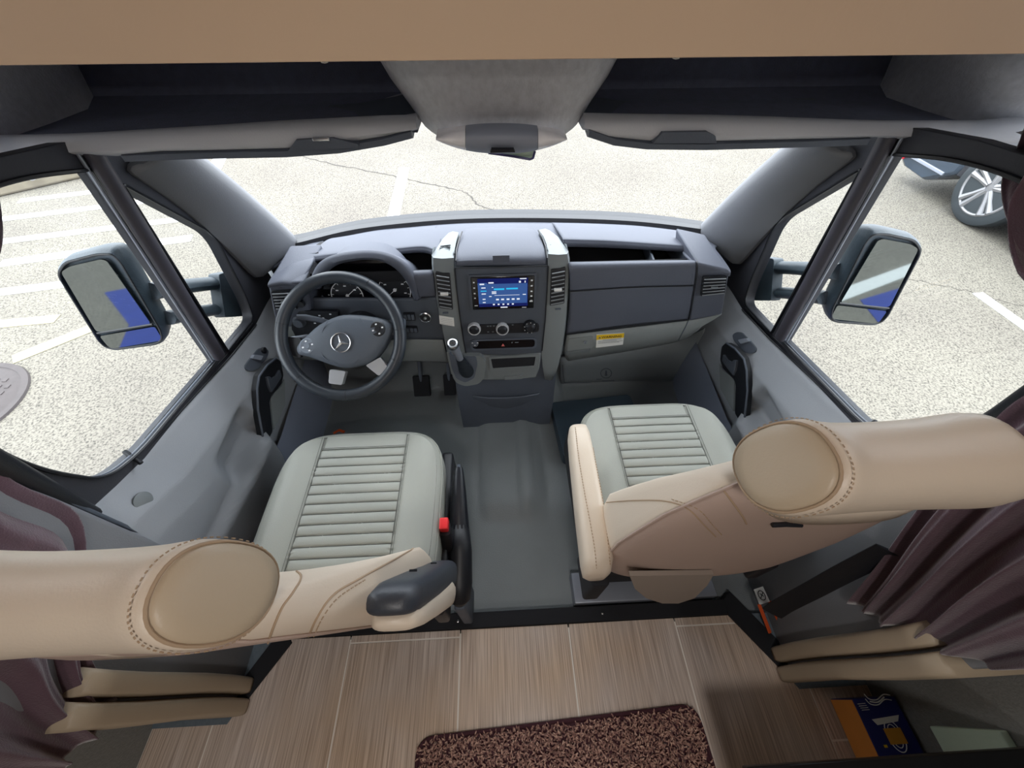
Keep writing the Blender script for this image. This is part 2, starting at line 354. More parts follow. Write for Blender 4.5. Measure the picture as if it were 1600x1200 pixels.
# ---------------- parked car to the right
def car(px, y_rear):
    root = thing('parked_car', 'blue grey car with silver alloy wheels parked beyond the right window', 'car', (px+.9, y_rear-2.2, GZ))
    X0 = px; G = GZ; W = 1.78
    wy = [y_rear-1.22, y_rear-3.85]; wr = .44
    prof = [(y_rear, .22), (y_rear+.03, .55), (y_rear-.02, .85), (y_rear-.1, 1.0), (y_rear-.9, 1.06), (y_rear-3.1, 1.0), (y_rear-4.2, .86), (y_rear-4.62, .68), (y_rear-4.68, .4), (y_rear-4.6, .26)]
    def arch(c): return [(c-wr*cos(pi*k/14), max(.14, .33+wr*sin(pi*k/14))) for k in range(15)]
    low = [(y_rear-4.5, .14)]+[(y, z) for y, z in arch(wy[1])]+[(wy[1]+wr+.02, .14), (wy[0]-wr-.02, .14)]+[(y, z) for y, z in arch(wy[0])]+[(y_rear-.5, .15), (y_rear-.1, .17)]
    out = [(y, z) for y, z in prof]+low
    q = MB(); q.plate([(X0, y, G+z) for y, z in out], (W, 0, 0)); q.build('body', carp, root, bevel=.04)
    gh = [(y_rear-.35, 1.0), (y_rear-.75, 1.4), (y_rear-1.6, 1.48), (y_rear-2.5, 1.44), (y_rear-3.3, 1.0)]
    q = MB(); q.plate([(X0+.12, y, G+z) for y, z in gh], (W-.24, 0, 0)); q.build('cabin_roof', carp, root, bevel=.05)
    q = MB(); gw = [(y_rear-.6, 1.04), (y_rear-.88, 1.34), (y_rear-1.6, 1.41), (y_rear-2.45, 1.37), (y_rear-3.0, 1.04)]
    q.plate([(X0+.115, y, G+z) for y, z in gw], (.01, 0, 0)); q.build('side_window', gloss, root)
    q = MB(); q.box((X0-.005, y_rear-2.3, G+.46), (.02, 1.8, .03)); q.box((X0-.004, y_rear-.35, G+.29), (.02, .62, .035)); q.build('sill_moulding_and_highlight', steel, root, bevel=.005)  # rear pale bar paints the highlight along the bumper crease
    q = MB(); q.box((X0+.03, y_rear-.02, G+.27), (.16, .08, .09)); q.build('reflector', redl, root, bevel=.01)
    q = MB(); q.box((X0+.08, y_rear+.0, G+.8), (.25, .08, .16)); q.build('tail_lamp', redl, root, bevel=.01)
    for c_ in wy: q = MB(); q.plate([(X0+.02, y, G+z) for y, z in arch(c_)], (.6, 0, 0)); q.build('wheel_arch_liner', bmatte, root)
    for sx in (0, 1):
        for y in wy:
            x = X0-.015 if sx == 0 else X0+W+.015; dx = 1 if sx == 0 else -1
            q = MB(); q.lathe([(.27, .0), (.33, -.0), (.37, .02), (.385, .06), (.385, .17), (.37, .21), (.27, .22)], 48, (x, y, G+.385), (dx, 0, 0)); wh = q.build('tyre', tyre, root)
            q = MB(); q.cur = 1; q.tube([V((x+dx*.006, y+cos(2*pi*k/48)*.268, G+.385+sin(2*pi*k/48)*.268)) for k in range(48)], .016, 8, closed=True); q.cur = 0; q.lathe([(.28, .03), (.265, .03), (.25, .03), (.25, .14), (.0, .14)], 48, (x, y, G+.385), (dx, 0, 0)); q.cur = 1
            q.lathe([(.0, -.005), (.045, .0), (.05, .03), (.03, .05)], 24, (x, y, G+.385), (dx, 0, 0))
            for k in range(10):
                a_ = 2*pi*(k//2)/5+(.16 if k % 2 else -.16)+.3; c0 = V((x+dx*.02, y+cos(a_)*.04, G+.385+sin(a_)*.04)); c1 = V((x+dx*.012, y+cos(a_)*.265, G+.385+sin(a_)*.265))
                q.tube([c0, (c0+c1)/2-V((dx*.004, 0, 0)), c1], [.034, .026, .036], 8)
            q.build('alloy_rim', [mat('rim_barrel', (120, 124, 130), .4, metal=.5) if 'rim_barrel' not in MATS else MATS['rim_barrel'], alloy], wh)
car(5.2, 5.12)

# ================================================================== VAN BODY SHELL (setting)
def st(o): return tag(o, kind='structure')
# cab floor with tunnel hump and rising toe board
def cabfloor(a, b_):
    x = lerp(-.93, .93, a); y = lerp(.175, 1.36, b_)
    z = 0.0
    hump = smooth(-.125, -.075, x)*(1-smooth(.055, .10, x)); z += .028*hump*smooth(.50, .58, y)
    hump2 = smooth(.03, .075, x)*(1-smooth(.09, .15, x)); z += .035*hump2*smooth(.46, .66, y)*(1-.3*smooth(.62, .8, y))
    side = smooth(.80, .88, abs(x)); z += .12*side
    z += .55*smooth(1.12, 1.34, y)*(y-1.12)/.24 if y > 1.12 else 0
    tun = smooth(-.22, -.17, x)*(1-smooth(.2, .27, x)); z += .10*tun*smooth(.98, 1.12, y)
    return V((x, y, z))
q = MB(); q.grid(cabfloor, 140, 90); fl = q.build('floor', carpet, ang=180, solid=.02, off=1); tag(fl, kind='structure')
# moulded seams and mat edge in the rubber floor
q = MB()
def fl_line(px, r=.0016, z0=.002):
    pts = []
    for p in spline([gp(u, v, 0) for u, v in px], 8):
        a = (p.x+.93)/1.86; b_ = (p.y-.175)/1.185; z = cabfloor(a, b_).z; pts.append((p.x, p.y, z+z0*.4))
    q.tube(pts, r, 6)
fl_line([(697, 786), (722, 783), (742, 775), (752, 758), (754, 735), (752, 680), (750, 640), (738, 628), (715, 618)], .0022)
fl_line([(690, 770), (718, 769), (736, 760), (742, 745), (742, 690), (741, 650)], .0012)
fl_line([(848, 754), (870, 754), (893, 753)], .0013); fl_line([(870, 620), (930, 612), (1052, 604)], .0015)
q.build('moulded_seam', slate, fl)
for u, v in ((804, 814), (787, 935)):
    p = gp(u, v, 0); q = MB(); q.lathe([(.0, .004), (.004, .003), (.005, -.002)], 12, (p.x, p.y, .001)); q.build('floor_rivet', black, fl)
q = MB(); p = gp(722, 885, 0); q.lathe([(.035, 0), (.036, .004), (.033, .005), (.012, .002), (.0, .002)], 32, (p.x+.02, p.y, 0)); q.build('floor_boss', carpet, fl)

# coach floor, streaked tiles
tl = MB(); tl.cur = 1; tl.box((0, -1.2, .018), (2.0, 2.72, .06)); tl.cur = 0
x0 = -.171; wdt = .334; gsp = .0022
for c in range(-3, 4):
    xa, xb = x0+c*wdt, x0+(c+1)*wdt; xa2, xb2 = max(xa, -1.0), min(xb, 1.0)
    off = {-3: .30, -2: -.16, -1: .15, 0: -.22, 1: -.30, 2: .147, 3: -.13}[c]
    ys = [.171]+[off-k*.61 for k in range(-1, 6) if off-k*.61 < .165]+[-2.55]
    for y1, y0 in zip(ys[:-1], ys[1:]):
        if y1-y0 < .01: continue
        poly = [(xa2+gsp, y0+gsp), (xb2-gsp, y0+gsp), (xb2-gsp, y1-gsp), (xa2+gsp, y1-gsp)]
        tl.plate([(x, y, .0495) for x, y in poly], (0, 0, -.004))
tf = tl.build('floor', [plank, grout]); st(tf)
# black edging strips of the raised tile floor
def edging(name, pts, z0, z1):
    q = MB(); q.plate([(x, y, z0) for x, y in pts], (0, 0, z1-z0)); return q.build(name, bmatte, bevel=.003)
e1 = st(edging('trim_1', [(-.72, .171), (.70, .171), (.70, .214), (-.72, .214)], .0, .056))
for u in (715, 942):
    p = gp(u, 975 if u == 715 else 962, .056); q = MB(); q.lathe([(0, .003), (.004, .002), (.005, 0)], 12, (p.x, .192, .056)); q.build('screw', chrome, e1)
st(edging('trim_2', [(.672, .214), (.70, .235), (.815, .065), (.80, .02), (.77, .025), (.668, .171)], .0, .057))
st(edging('trim_3', [(-.69, .171), (-.70, .235), (-.80, .065), (-.80, .0), (-.77, .02), (-.68, .16)], .0, .057))
# dark felt strip of floor beside seats
q = MB(); q.plate([(.70, .17, .0), (1.0, .17, .0), (1.0, -.02, .0), (.80, -.02, 0)], (0, 0, .052)); st(q.build('floor', feltd))
q = MB(); q.plate([(-.70, .17, .0), (-1.0, .17, .0), (-1.0, -.02, .0), (-.80, -.02, 0)], (0, 0, .052)); st(q.build('floor', feltd))
# walls
def wall(name, sx):
    x = sx*1.0; q = MB()
    # panel with an unseen window opening, added behind the camera to let daylight in
    out = [(x, .30, -.7), (x, .30, 1.9), (x, -2.55, 1.9), (x, -2.55, -.7)]
    hole = [(x, -.75, .85), (x, -.75, 1.5), (x, -1.9, 1.5), (x, -1.9, .85)]
    q.plate(out, (sx*.05, 0, 0), [hole]); return st(q.build(name, felt))
wall('wall_left', -1); wall('wall_right', 1)
for i, sx in ((4, -1), (5, 1)):
    q = MB(); q.plate([(sx*1.02, -.75, .85), (sx*1.02, -.75, 1.5), (sx*1.02, -1.9, 1.5), (sx*1.02, -1.9, .85)], (sx*.004, 0, 0)); st(q.build('window_%d' % i, glassm))  # panes of the added, unseen coach windows
portal('added_window_left_portal', (-1.0, -1.32, 1.17), (0, R(-90), 0), .65, 1.15); portal('added_window_right_portal', (1.0, -1.32, 1.17), (0, R(90), 0), .65, 1.15)
q = MB(); q.box((0, -2.58, .6), (2.1, .06, 2.7)); st(q.build('wall_rear', creamw))
q = MB(); q.box((0, -1.0, 1.93), (2.1, 3.2, .06)); st(q.build('ceiling', soff))
# beige valance panel across the top
vz = .5
q = MB(); q.plate([(-1.02, vz, 1.356), (1.02, vz, 1.356), (1.02, vz, 1.9), (-1.02, vz, 1.9)], (0, .022, 0)); v_ = st(q.build('trim_4', soff, bevel=.003))
for u in (500, 1062):
    p = P(u, 90, 'y', vz); q = MB(); q.lathe([(0, .003), (.0035, .002), (.004, 0)], 12, (p.x, vz+.01, 1.356), (0, 0, -1)); q.build('screw', white, v_)
# front roof skin over the cab
q = MB(); q.plate([(-1.1, .52, 1.42), (1.1, .52, 1.42), (1.1, 1.12, 1.36), (-1.1, 1.12, 1.36)], (0, 0, .03)); st(q.build('ceiling', headl))

# roof side rails closing the gap above the doors
for i, sx in ((9, -1), (10, 1)):
    q = MB(); q.loft([[V((sx*.79, y, 1.236)), V((sx*.83, y, 1.245)), V((sx*.93, y, 1.29)), V((sx*.99, y, 1.36)), V((sx*1.02, y, 1.44)), V((sx*1.10, y, 1.44)), V((sx*1.06, y, 1.2))] for y in (.27, .4, .55, .64)]); tag(q.build('trim_%d' % i, headl), kind='structure')
# ---------------- overhead shelf with two open bins
sh = thing('overhead_shelf', 'grey overhead storage shelf with two dark open bins above the windshield', 'shelf', (0, .95, 1.2))
def lip(px, name):
    # px: list of (u, v_bottom, v_top); rolled lip facing the cabin at y about .78
    rings = []
    for u, vb, vt, y in px:
        b0 = P(u, vb, 'y', y); t0 = P(u, vt, 'y', y+.01); t0.x = b0.x
        zb, zt = b0.z, t0.z
        sec = [(y+.24, zb+.0), (y+.05, zb-.004), (y+.012, zb-.002), (y-.002, zb+.006), (y-.006, (zb+zt)/2-.005), (y-.002, zt-.008), (y+.006, zt), (y+.02, zt+.001), (y+.035, zt-.012), (y+.045, zb+.008), (y+.26, zb+.006)]
        rings.append([V((b0.x, a, c)) for a, c in sec])
    return MB().loft(rings, cap=True)
Lp = [(-120, 286, 222, .74), (0, 262, 215, .76), (70, 250, 214, .775), (130, 244, 212, .78), (175, 246, 210, .785), (250, 240, 205, .79), (350, 238, 199, .79), (450, 235, 192, .79), (530, 228, 188, .79), (600, 217, 184, .79), (652, 204, 183, .79)]
Rp = [(912, 204, 180, .79), (950, 217, 181, .79), (1010, 223, 182, .79), (1100, 224, 183, .79), (1200, 222, 186, .79), (1300, 219, 190, .785), (1375, 216, 192, .78), (1430, 220, 192, .775), (1510, 230, 192, .77), (1570, 227, 186, .765), (1700, 226, 175, .75)]
lip(Lp, 'lip').build('shelf_lip', lipm, sh, ang=50); lip(Rp, 'lip').build('shelf_lip', lipm, sh, ang=50)
# dark visor strip tucked under the lips with the latch bump
for pts, bmp in (([(200, 247), (300, 243), (450, 240), (530, 234), (600, 222), (645, 210)], [(450, 236), (462, 219), (520, 216), (545, 222), (560, 226), (560, 231)]),
                 ([(918, 208), (960, 222), (1010, 228), (1100, 229), (1250, 225), (1350, 221)], [(1020, 224), (1035, 207), (1105, 206), (1118, 213), (1120, 224)])):
    q = MB(); A = [P(u, v, 'y', .80) for u, v in pts]
    q.loft([[p+V((0, 0, .012)), p+V((0, -.012, .008)), p+V((0, -.012, -.002)), p+V((0, .0, -.006)), p+V((0, .2, .012)), p+V((0, .2, .02))] for p in A])
    q.plate([P(u, v, 'y', .778) for u, v in bmp], (0, .03, 0)); q.build('sun_visor_edge', slate, sh)
for u, v in ((502, 217), ):
    q = MB(); p = P(u, v, 'y', .776); q.box(p, (.03, .008, .006), ch=.002); q.build('latch', chrome, sh)
for sx in (-1, 1):
    xa, xb = (.155, .91)
    q = MB()
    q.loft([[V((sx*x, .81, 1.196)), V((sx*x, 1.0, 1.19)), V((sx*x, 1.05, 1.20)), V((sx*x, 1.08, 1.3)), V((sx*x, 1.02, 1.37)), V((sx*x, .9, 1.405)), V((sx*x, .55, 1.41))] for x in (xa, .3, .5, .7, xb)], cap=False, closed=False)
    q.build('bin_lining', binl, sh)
    # headliner wall closing the bin end and rolling out to the side
    q = MB(); rings = []
    for x, y in ((.90, 1.12), (.88, 1.06), (.866, 1.0), (.872, .90), (.882, .84), (.90, .812), (.94, .79), (1.02, .74), (1.15, .66)):
        rings.append([V((sx*(x-.03*smooth(1.2, 1.42, zz)), y-.02*smooth(1.2, 1.4, zz), zz)) for zz in (1.165, 1.19, 1.22, 1.26, 1.30, 1.36, 1.43)])
    q.loft(rings, cap=False, closed=False); q.build('headliner_corner', headl, sh, ang=180)
# centre bulge carrying the map light
rings = []
for zz, hw, yy in ((1.172, .085, .80), (1.180, .135, .775), (1.195, .158, .77), (1.22, .172, .768), (1.26, .20, .772), (1.30, .222, .78), (1.36, .235, .79), (1.42, .24, .80)):
    r_ = []
    for k in range(25):
        a_ = -1+2*k/24; xx = a_*hw; r_.append(V((xx-.0, yy+.10*abs(a_)**5+(.012*(a_*a_)), zz)))
    r_ += [V((hw, yy+.3, zz)), V((-hw, yy+.3, zz))]; rings.append(r_)
MB().loft(rings).build('centre_bulge', headl, sh, ang=60)
# ---------------- map light and mirror-less console
ml = thing('map_light', 'lens shaped grey map light with clear end lenses above the windshield centre', 'light', (0, .77, 1.19))
def lens(u0, u1, a, b_):
    """slice of the lens outline between u0,u1"""
    cu, half = 783, 105
    return [(u, 207+(1-((u-cu)/half)**2)**.0*0) for u in (u0, u1)]
cu, half = 783.0, 106.0
def top(u): return 217-19*(1-abs((u-cu)/half)**2.4)
def bot(u): return 217+23*max(0, 1-abs((u-cu)/half)**2.3)
def slab(u0, u1, n, y0, th, m, name):
    us = [lerp(u0, u1, i/n) for i in range(n+1)]; q = MB(); rings = []
    for u in us:
        tp, bt = top(u), bot(u); c = []
        for k in range(9):
            s_ = k/8; v = lerp(tp, bt, s_); bulge = sin(pi*s_)**.6*th*(1-abs((u-cu)/half)**3*.7)
            c.append(P(u, v, 'y', y0-bulge))
        c += [c[-1]+V((0, .06, .0)), c[0]+V((0, .06, 0))]; rings.append(c)
    q.loft(rings); return q.build(name, m, ml, ang=50)
lensm = mat('frosted_lens', (240, 238, 242), .25, var=.05, vscale=80)
slab(681, 727, 10, .750, .02, lensm, 'lens'); slab(841, 886, 10, .750, .02, lensm, 'lens'); slab(727.5, 840.5, 16, .750, .022, mat('map_light_grey', (140, 146, 160), .5), 'switch_housing')
q = MB(); q.plate([P(u, v, 'y', .722) for u, v in ((768, 234), (803, 234), (805, 238), (766, 239))], (0, .01, 0)); q.build('switch', black, ml)
q = MB(); q.plate([P(u, v, 'y', .80) for u, v in ((762, 238), (836, 234), (833, 247), (829, 249), (763, 240))], (0, .004, 0)); q.build('sunglasses_mirror', pale, ml)
q = MB(); q.tube([P(u, v, 'y', .797) for u, v in ((763, 239), (800, 244), (828, 249), (833, 247), (836, 236))], .0022, 8); q.build('wire_frame', mat('indigo_frame', (62, 56, 110), .4), ml)

# ---------------- windshield, pillars, cowl
WB = [(400, 398), (435, 388), (470, 381), (560, 360), (680, 347), (780, 343), (900, 344), (1000, 349), (1092, 360), (1130, 368), (1160, 378)]
def wby(x): return 1.40-.12*(min(abs(x), .9)/.74)**2
wbl = []
for u, v in WB:
    y = 1.39
    for _ in range(6): p = P(u, v, 'y', y); y = wby(p.x)
    wbl.append(p)
base = spline(wbl, 6); q = MB(); N = len(base)
topl = [V((p.x*.92, .99-.05*(p.x/.8)**2, 1.20)) for p in base]
q.loft([base, [(a+b_)/2+V((0, .02, .012)) for a, b_ in zip(base, topl)], topl], cap=False, closed=False)
wsg = st(q.build('window_1', glassm, ang=180))
q = MB(); q.loft([[p+V((0, -.012, -.012)), p+V((0, -.004, .008)), p+V((0, .03, .006)), p+V((0, .05, -.02))] for p in base]); q.build('cowl_seal', black, wsg)
q = MB(); q.loft([[p+V((0, .03, -.0)), p+V((0, .07, .004)), p+V((0, .2, -.06)), p+V((0, .5, -.3)), p+V((0, .5, -.5)), p+V((0, .05, -.4))] for p in base]); q.build('cowl_panel', black, wsg)
# A pillars: sections from dash corner to roof
for i, sx in ((5, -1), (6, 1)):
    sec = []
    for t_ in range(12):
        a_ = min(t_/10, 1.03)
        wi = V((sx*lerp(.728, .69, a_), lerp(1.30, .935, a_), lerp(.675, 1.135, a_)+.02*sin(pi*min(1, a_))))       # windshield side
        mid = V((sx*lerp(.765, .715, a_), lerp(1.20, .90, a_), lerp(.69, 1.115, a_)+.03*sin(pi*min(1, a_))))
        do = V((sx*lerp(.842, .765, a_), lerp(1.155, .87, a_), lerp(.63, 1.11, a_)+.05*sin(pi*min(1, a_))))       # door side
        w2 = wi+V((sx*.03, .10, .0)); d2 = do+V((sx*.07, .06, 0))
        sec.append([w2, wi+V((0, .02, 0)), wi, lerp(wi, mid, .5)+V((-sx*.006, -.004, .004)), mid, lerp(mid, do, .5)+V((-sx*.004, -.004, .002)), do, do+V((sx*.012, .01, 0)), d2])
    st(MB().loft(sec).build('trim_%d' % i, pillar, ang=40, subs=1))
# wipers
def wiper(px, y, lab, rest):
    w_ = thing('windshield_wiper', lab, 'wiper', P(*px[0], 'y', y))
    q = MB(); q.tube([P(u, v, 'y', y) for u, v in px], .007, 8); q.build('arm', mshell, w_)
    q = MB(); a = [P(u, v, 'y', y+.01) for u, v in rest]; q.tube(a, .004, 6); q.tube([p+V((0, 0, -.008)) for p in a], .0025, 6); q.build('blade', black, w_)
wiper([(563, 357), (600, 353), (640, 348), (658, 345)], 1.47, 'black wiper resting at the left foot of the windshield', [(565, 352), (600, 349), (650, 345), (720, 344.5), (760, 346)])
wiper([(850, 349), (880, 347), (905, 346), (950, 349)], 1.47, 'black wiper resting at the centre right foot of the windshield', [(830, 345), (870, 344), (920, 345), (980, 348)])
# ================================================================== DOORS
def dx(z): return .87-.18*(z-.6)
WIN = [(.795, 1.150), (.822, .608), (.47, .672), (.385, .712), (.335, .86), (.33, 1.215), (.64, 1.197)]
WR = [.004, .004, .10, .12, .12, .03, .1]
QTR = [(.842, 1.105), (1.053, .876), (1.070, .64), (1.058, .560), (.875, .590)]
QR = [.012, .05, .1, .03, .006]
OUTR = [(.29, .60), (.285, 1.255), (.653, 1.222), (.804, 1.196), (.907, 1.148), (1.01, 1.062), (1.18, .832), (1.275, .562), (1.2, .44), (1.05, .48), (.85, .53), (.47, .60)]
def door(idx, sx, side):
    d = thing('door_%d' % idx, None, None, (sx*.86, .75, 0), kind='structure')
    def D(y, z, o=0): return V((sx*(dx(z)+o), y, z))
    win = rnd([D(y, z) for y, z in WIN], WR, 8); qt = rnd([D(y, z) for y, z in QTR], QR, 6)
    q = MB(); q.plate([D(y, z, -.006) for y, z in OUTR], (sx*.03, 0, 0), [[p+V((-sx*.006, 0, 0)) for p in win], [p+V((-sx*.006, 0, 0)) for p in qt]])
    q.build('window_frame', mat('door_frame_%d' % idx, (52, 53, 60), .6, .2, 300), d, bevel=.003)
    # rubber seals lining both openings
    for loop in (win, qt):
        q = MB(); q.tube([p+V((-sx*.009, 0, 0)) for p in loop], .0035, 6, closed=True); q.build('rubber_seal', black, d)
    q = MB(); q.tube([p+V((sx*.0, 0, 0)) for p in win], .004, 6, closed=True); q.build('glass_edge', slate, d)
    # division bar
    q = MB(); a, b_ = PP(160, 262, (1, 0, -.18), -.978+.022), PP(343, 557, (1, 0, -.18), -.978+.024)
    a, b_ = V((-sx*a.x, a.y, a.z)), V((-sx*b_.x, b_.y, b_.z)); a = a+(a-b_)*.07
    q.tube([a, lerp(a, b_, .33), lerp(a, b_, .66), b_], [.017, .0175, .0175, .017], 14, flat=.8); q.build('division_bar', mat('bar_%d' % idx, (58, 56, 64), .45), d)
    q = MB(); q.tube([lerp(a, b_, t)+V((sx*.012, -.018, 0)) for t in (0, .5, 1)], .003, 6); q.build('bar_channel', steel, d)
    q = MB(); q.plate([p+V((sx*.006, 0, 0)) for p in win], (sx*.004, 0, 0)); q.build('window_glass', glassm, d)
    q = MB(); q.plate([p+V((sx*.006, 0, 0)) for p in qt], (sx*.004, 0, 0)); q.build('quarter_glass', glassm, d)
    # moulded inner panel
    def zs(y):
        pts = [(.26, .725), (.33, .722), (.39, .690), (.47, .655), (.86, .575), (1.05, .545), (1.3, .53)]
        for (a, za), (b, zb) in zip(pts, pts[1:]):
            if y <= b: return lerp(za, zb, (y-a)/(b-a))
        return .53
    def xi(y, z):
        dd = zs(y)-z; pts = [(0, .862), (.012, .852), (.03, .843), (.09, .808), (.16, .798), (.25, .803), (.36, .815), (.75, .84)]
        x = .84
        for (a, xa), (b, xb) in zip(pts, pts[1:]):
            if dd <= b: x = lerp(xa, xb, max(0, (dd-a)/(b-a))); break
        arm = (1-smooth(.66, .73, y))*(1-smooth(.385, .415, z))*smooth(.10, .30, z)
        x -= .048*arm*(.6+.4*smooth(.3, .6, y))
        cup = smooth(.50, .58, y)*(1-smooth(.705, .735, y))*smooth(.385, .41, z)*(1-smooth(.46, .52, z)); x += .045*cup
        x += .012*smooth(1.0, 1.2, y)
        return x
    q = MB()
    def pf(a, b_):
        y = lerp(.28, 1.28, a); t = b_; z = lerp(zs(y), -.06, t**1.25); return V((sx*xi(y, z), y, z))
    q.grid(pf, 110, 90); q.build('door_panel', grey, d, ang=180)
    q = MB()   # darker kick area below
    q.loft([[V((sx*(.795+.02*k), .30+k*.0, z)), V((sx*.79, .75, z+.02*k)), V((sx*.80, 1.1, z+.02)), V((sx*.82, 1.24, z+.03))] for k, z in ((0, .30), (0, .18), (1, -.05))], cap=False, closed=False)
    q.build('kick_panel', mat('kick_panel_%d' % idx, (128, 134, 150), .6, .2, 300), d)
    # top sill strips
    q = MB(); pts = [V((sx*(.868-.0), y, zs(y)+.008)) for y in [.30+.02*k for k in range(38)]]; q.tube(pts, .004, 6); pts2 = [p+V((sx*-.012, 0, -.004)) for p in pts]; q.tube(pts2, .0022, 6); q.build('sill_seal', black, d)
    # handle bezel
    global DBV
    if sx < 0: DBV = bvh_of([c for c in d.children if c.name.startswith('door_panel')][0])
    def X(u, v, o=0):
        p = onto(DBV, u, v, o) or P(u, v, 'x', -.80+o); return p if sx < 0 else V((-p.x, p.y, p.z))
    def XB(u, v, o=0):
        p = P(u, v, 'x', -.798+o); return p if sx < 0 else V((-p.x, p.y, p.z))
    bz = [(431, 559), (439, 565), (443, 586), (440, 600), (424, 618), (421, 628), (426, 674), (418, 690), (404, 709), (410, 684), (402, 640), (401, 606), (404, 586), (418, 568)]
    q = MB(); q.plate(rnd([XB(u, v, .010) for u, v in bz], .008, 3), (sx*.016, 0, 0)); bezel = q.build('handle_bezel', black, d, bevel=.003)
    q = MB(); q.tube([XB(u, v, .012) for u, v in [(431, 560), (418, 570), (405, 588), (402, 606), (403, 640), (411, 684), (405, 706)]], .0035, 8); q.build('bezel_rim', slate, bezel)
    hd = [(418, 589), (422, 588), (427, 591), (433, 587), (438, 578), (441, 588), (433, 601), (425, 613), (421, 603)]
    q = MB(); q.plate([XB(u, v, .018) for u, v in hd], (sx*.012, 0, 0)); q.build('door_handle', dgrey, d, bevel=.002)
    # inner grip panel
    gp_ = [(445, 592), (446, 632), (428, 672), (423, 622), (428, 614), (440, 603)]
    q = MB(); q.plate(rnd([XB(u, v, .004) for u, v in gp_], .006, 3), (sx*.02, 0, 0)); q.build('grip_panel', lgrey, d, bevel=.002)
    # switch pack
    sp = [(404, 545), (412, 544), (419, 548), (418, 556), (403, 577), (393, 581), (384, 579), (382, 573), (387, 565)]
    X2 = X
    q = MB(); q.plate(rnd([X2(u, v, .004) for u, v in sp], .01, 4), (sx*.02, 0, 0)); swp = q.build('switch_panel', dgrey, d, bevel=.002)
    q = MB(); q.plate(rnd([X2(u, v, .010) for u, v in [(395, 556), (409, 558), (405, 565), (392, 562)]], .004, 3), (sx*.01, 0, 0)); q.build('window_switch', steel, swp, bevel=.001)
    if sx < 0:
        c = X2(411, 549, .008); q = MB(); q.lathe([(.011, -.006), (.011, .002), (.008, .004), (.0, .004)], 20, c, (1, 0, 0)); q.build('mirror_knob', black, swp)
    # lock pin and round cap
    c = V((sx*.846, .455, .672)); q = MB(); q.tube([V((sx*.872, .47, .684)), c, V((sx*.836, .448, .666))], .005, 8); q.build('lock_pin', black, d)
    q = MB(); q.lathe([(.020, .0), (.020, .004), (.018, .005), (.0, .005)], 28, V((sx*(xi(.375, .628)+.002), .375, .628)), (-sx, 0, .25)); q.build('speaker_cap', silver, d)
    q = MB(); q.loft([[V((sx*.91, y, z)) for z in (.50, .4, .2, -.25, -.62)] for y in (1.32, .9, .3)], cap=False, closed=False); q.build('outer_skin', vanp, d, solid=.01)
    return d
door(1, -1, 'left'); door(2, 1, 'right')
# B pillar trims
for i, sx in ((7, -1), (8, 1)):
    q = MB(); q.plate([V((sx*x, y, .0)) for x, y in ((.795, .300), (.80, .306), (1.0, .31), (1.0, .0), (.80, .0), (.792, .02))], (0, 0, 1.42)); b_ = st(q.build('trim_%d' % i, pillar, bevel=.004))
    q = MB(); q.tube([V((sx*(dx(z)-.022), .315, z)) for z in (.70, .85, 1.0, 1.22)], [.016]*4, 10, flat=.8); q.build('door_seal', black, b_)
    q = MB(); q.loft([[V((sx*.832, .325, z)), V((sx*.812, .318, z)), V((sx*.805, .31, z-.01))] for z in (.60, .70, .85, 1.0, 1.25)], cap=False, closed=False); q.build('door_edge_trim', dgrey, b_, solid=.004)
# outer body side behind the doors (seen in the side mirrors)
for i, sx in ((11, -1), (12, 1)):
    q = MB(); q.box((sx*1.075, -1.1, .12), (.03, 2.8, 1.5)); q.cur = 1; q.box((sx*1.075, -1.1, 1.3), (.03, 2.8, .8)); st(q.build('wall_outer_%s' % ('left' if sx < 0 else 'right'), [vanp, steel]))
q = MB(); q.box((0, 1.45, -.2), (1.7, .05, 1.2)); st(q.build('wall_front', slate))

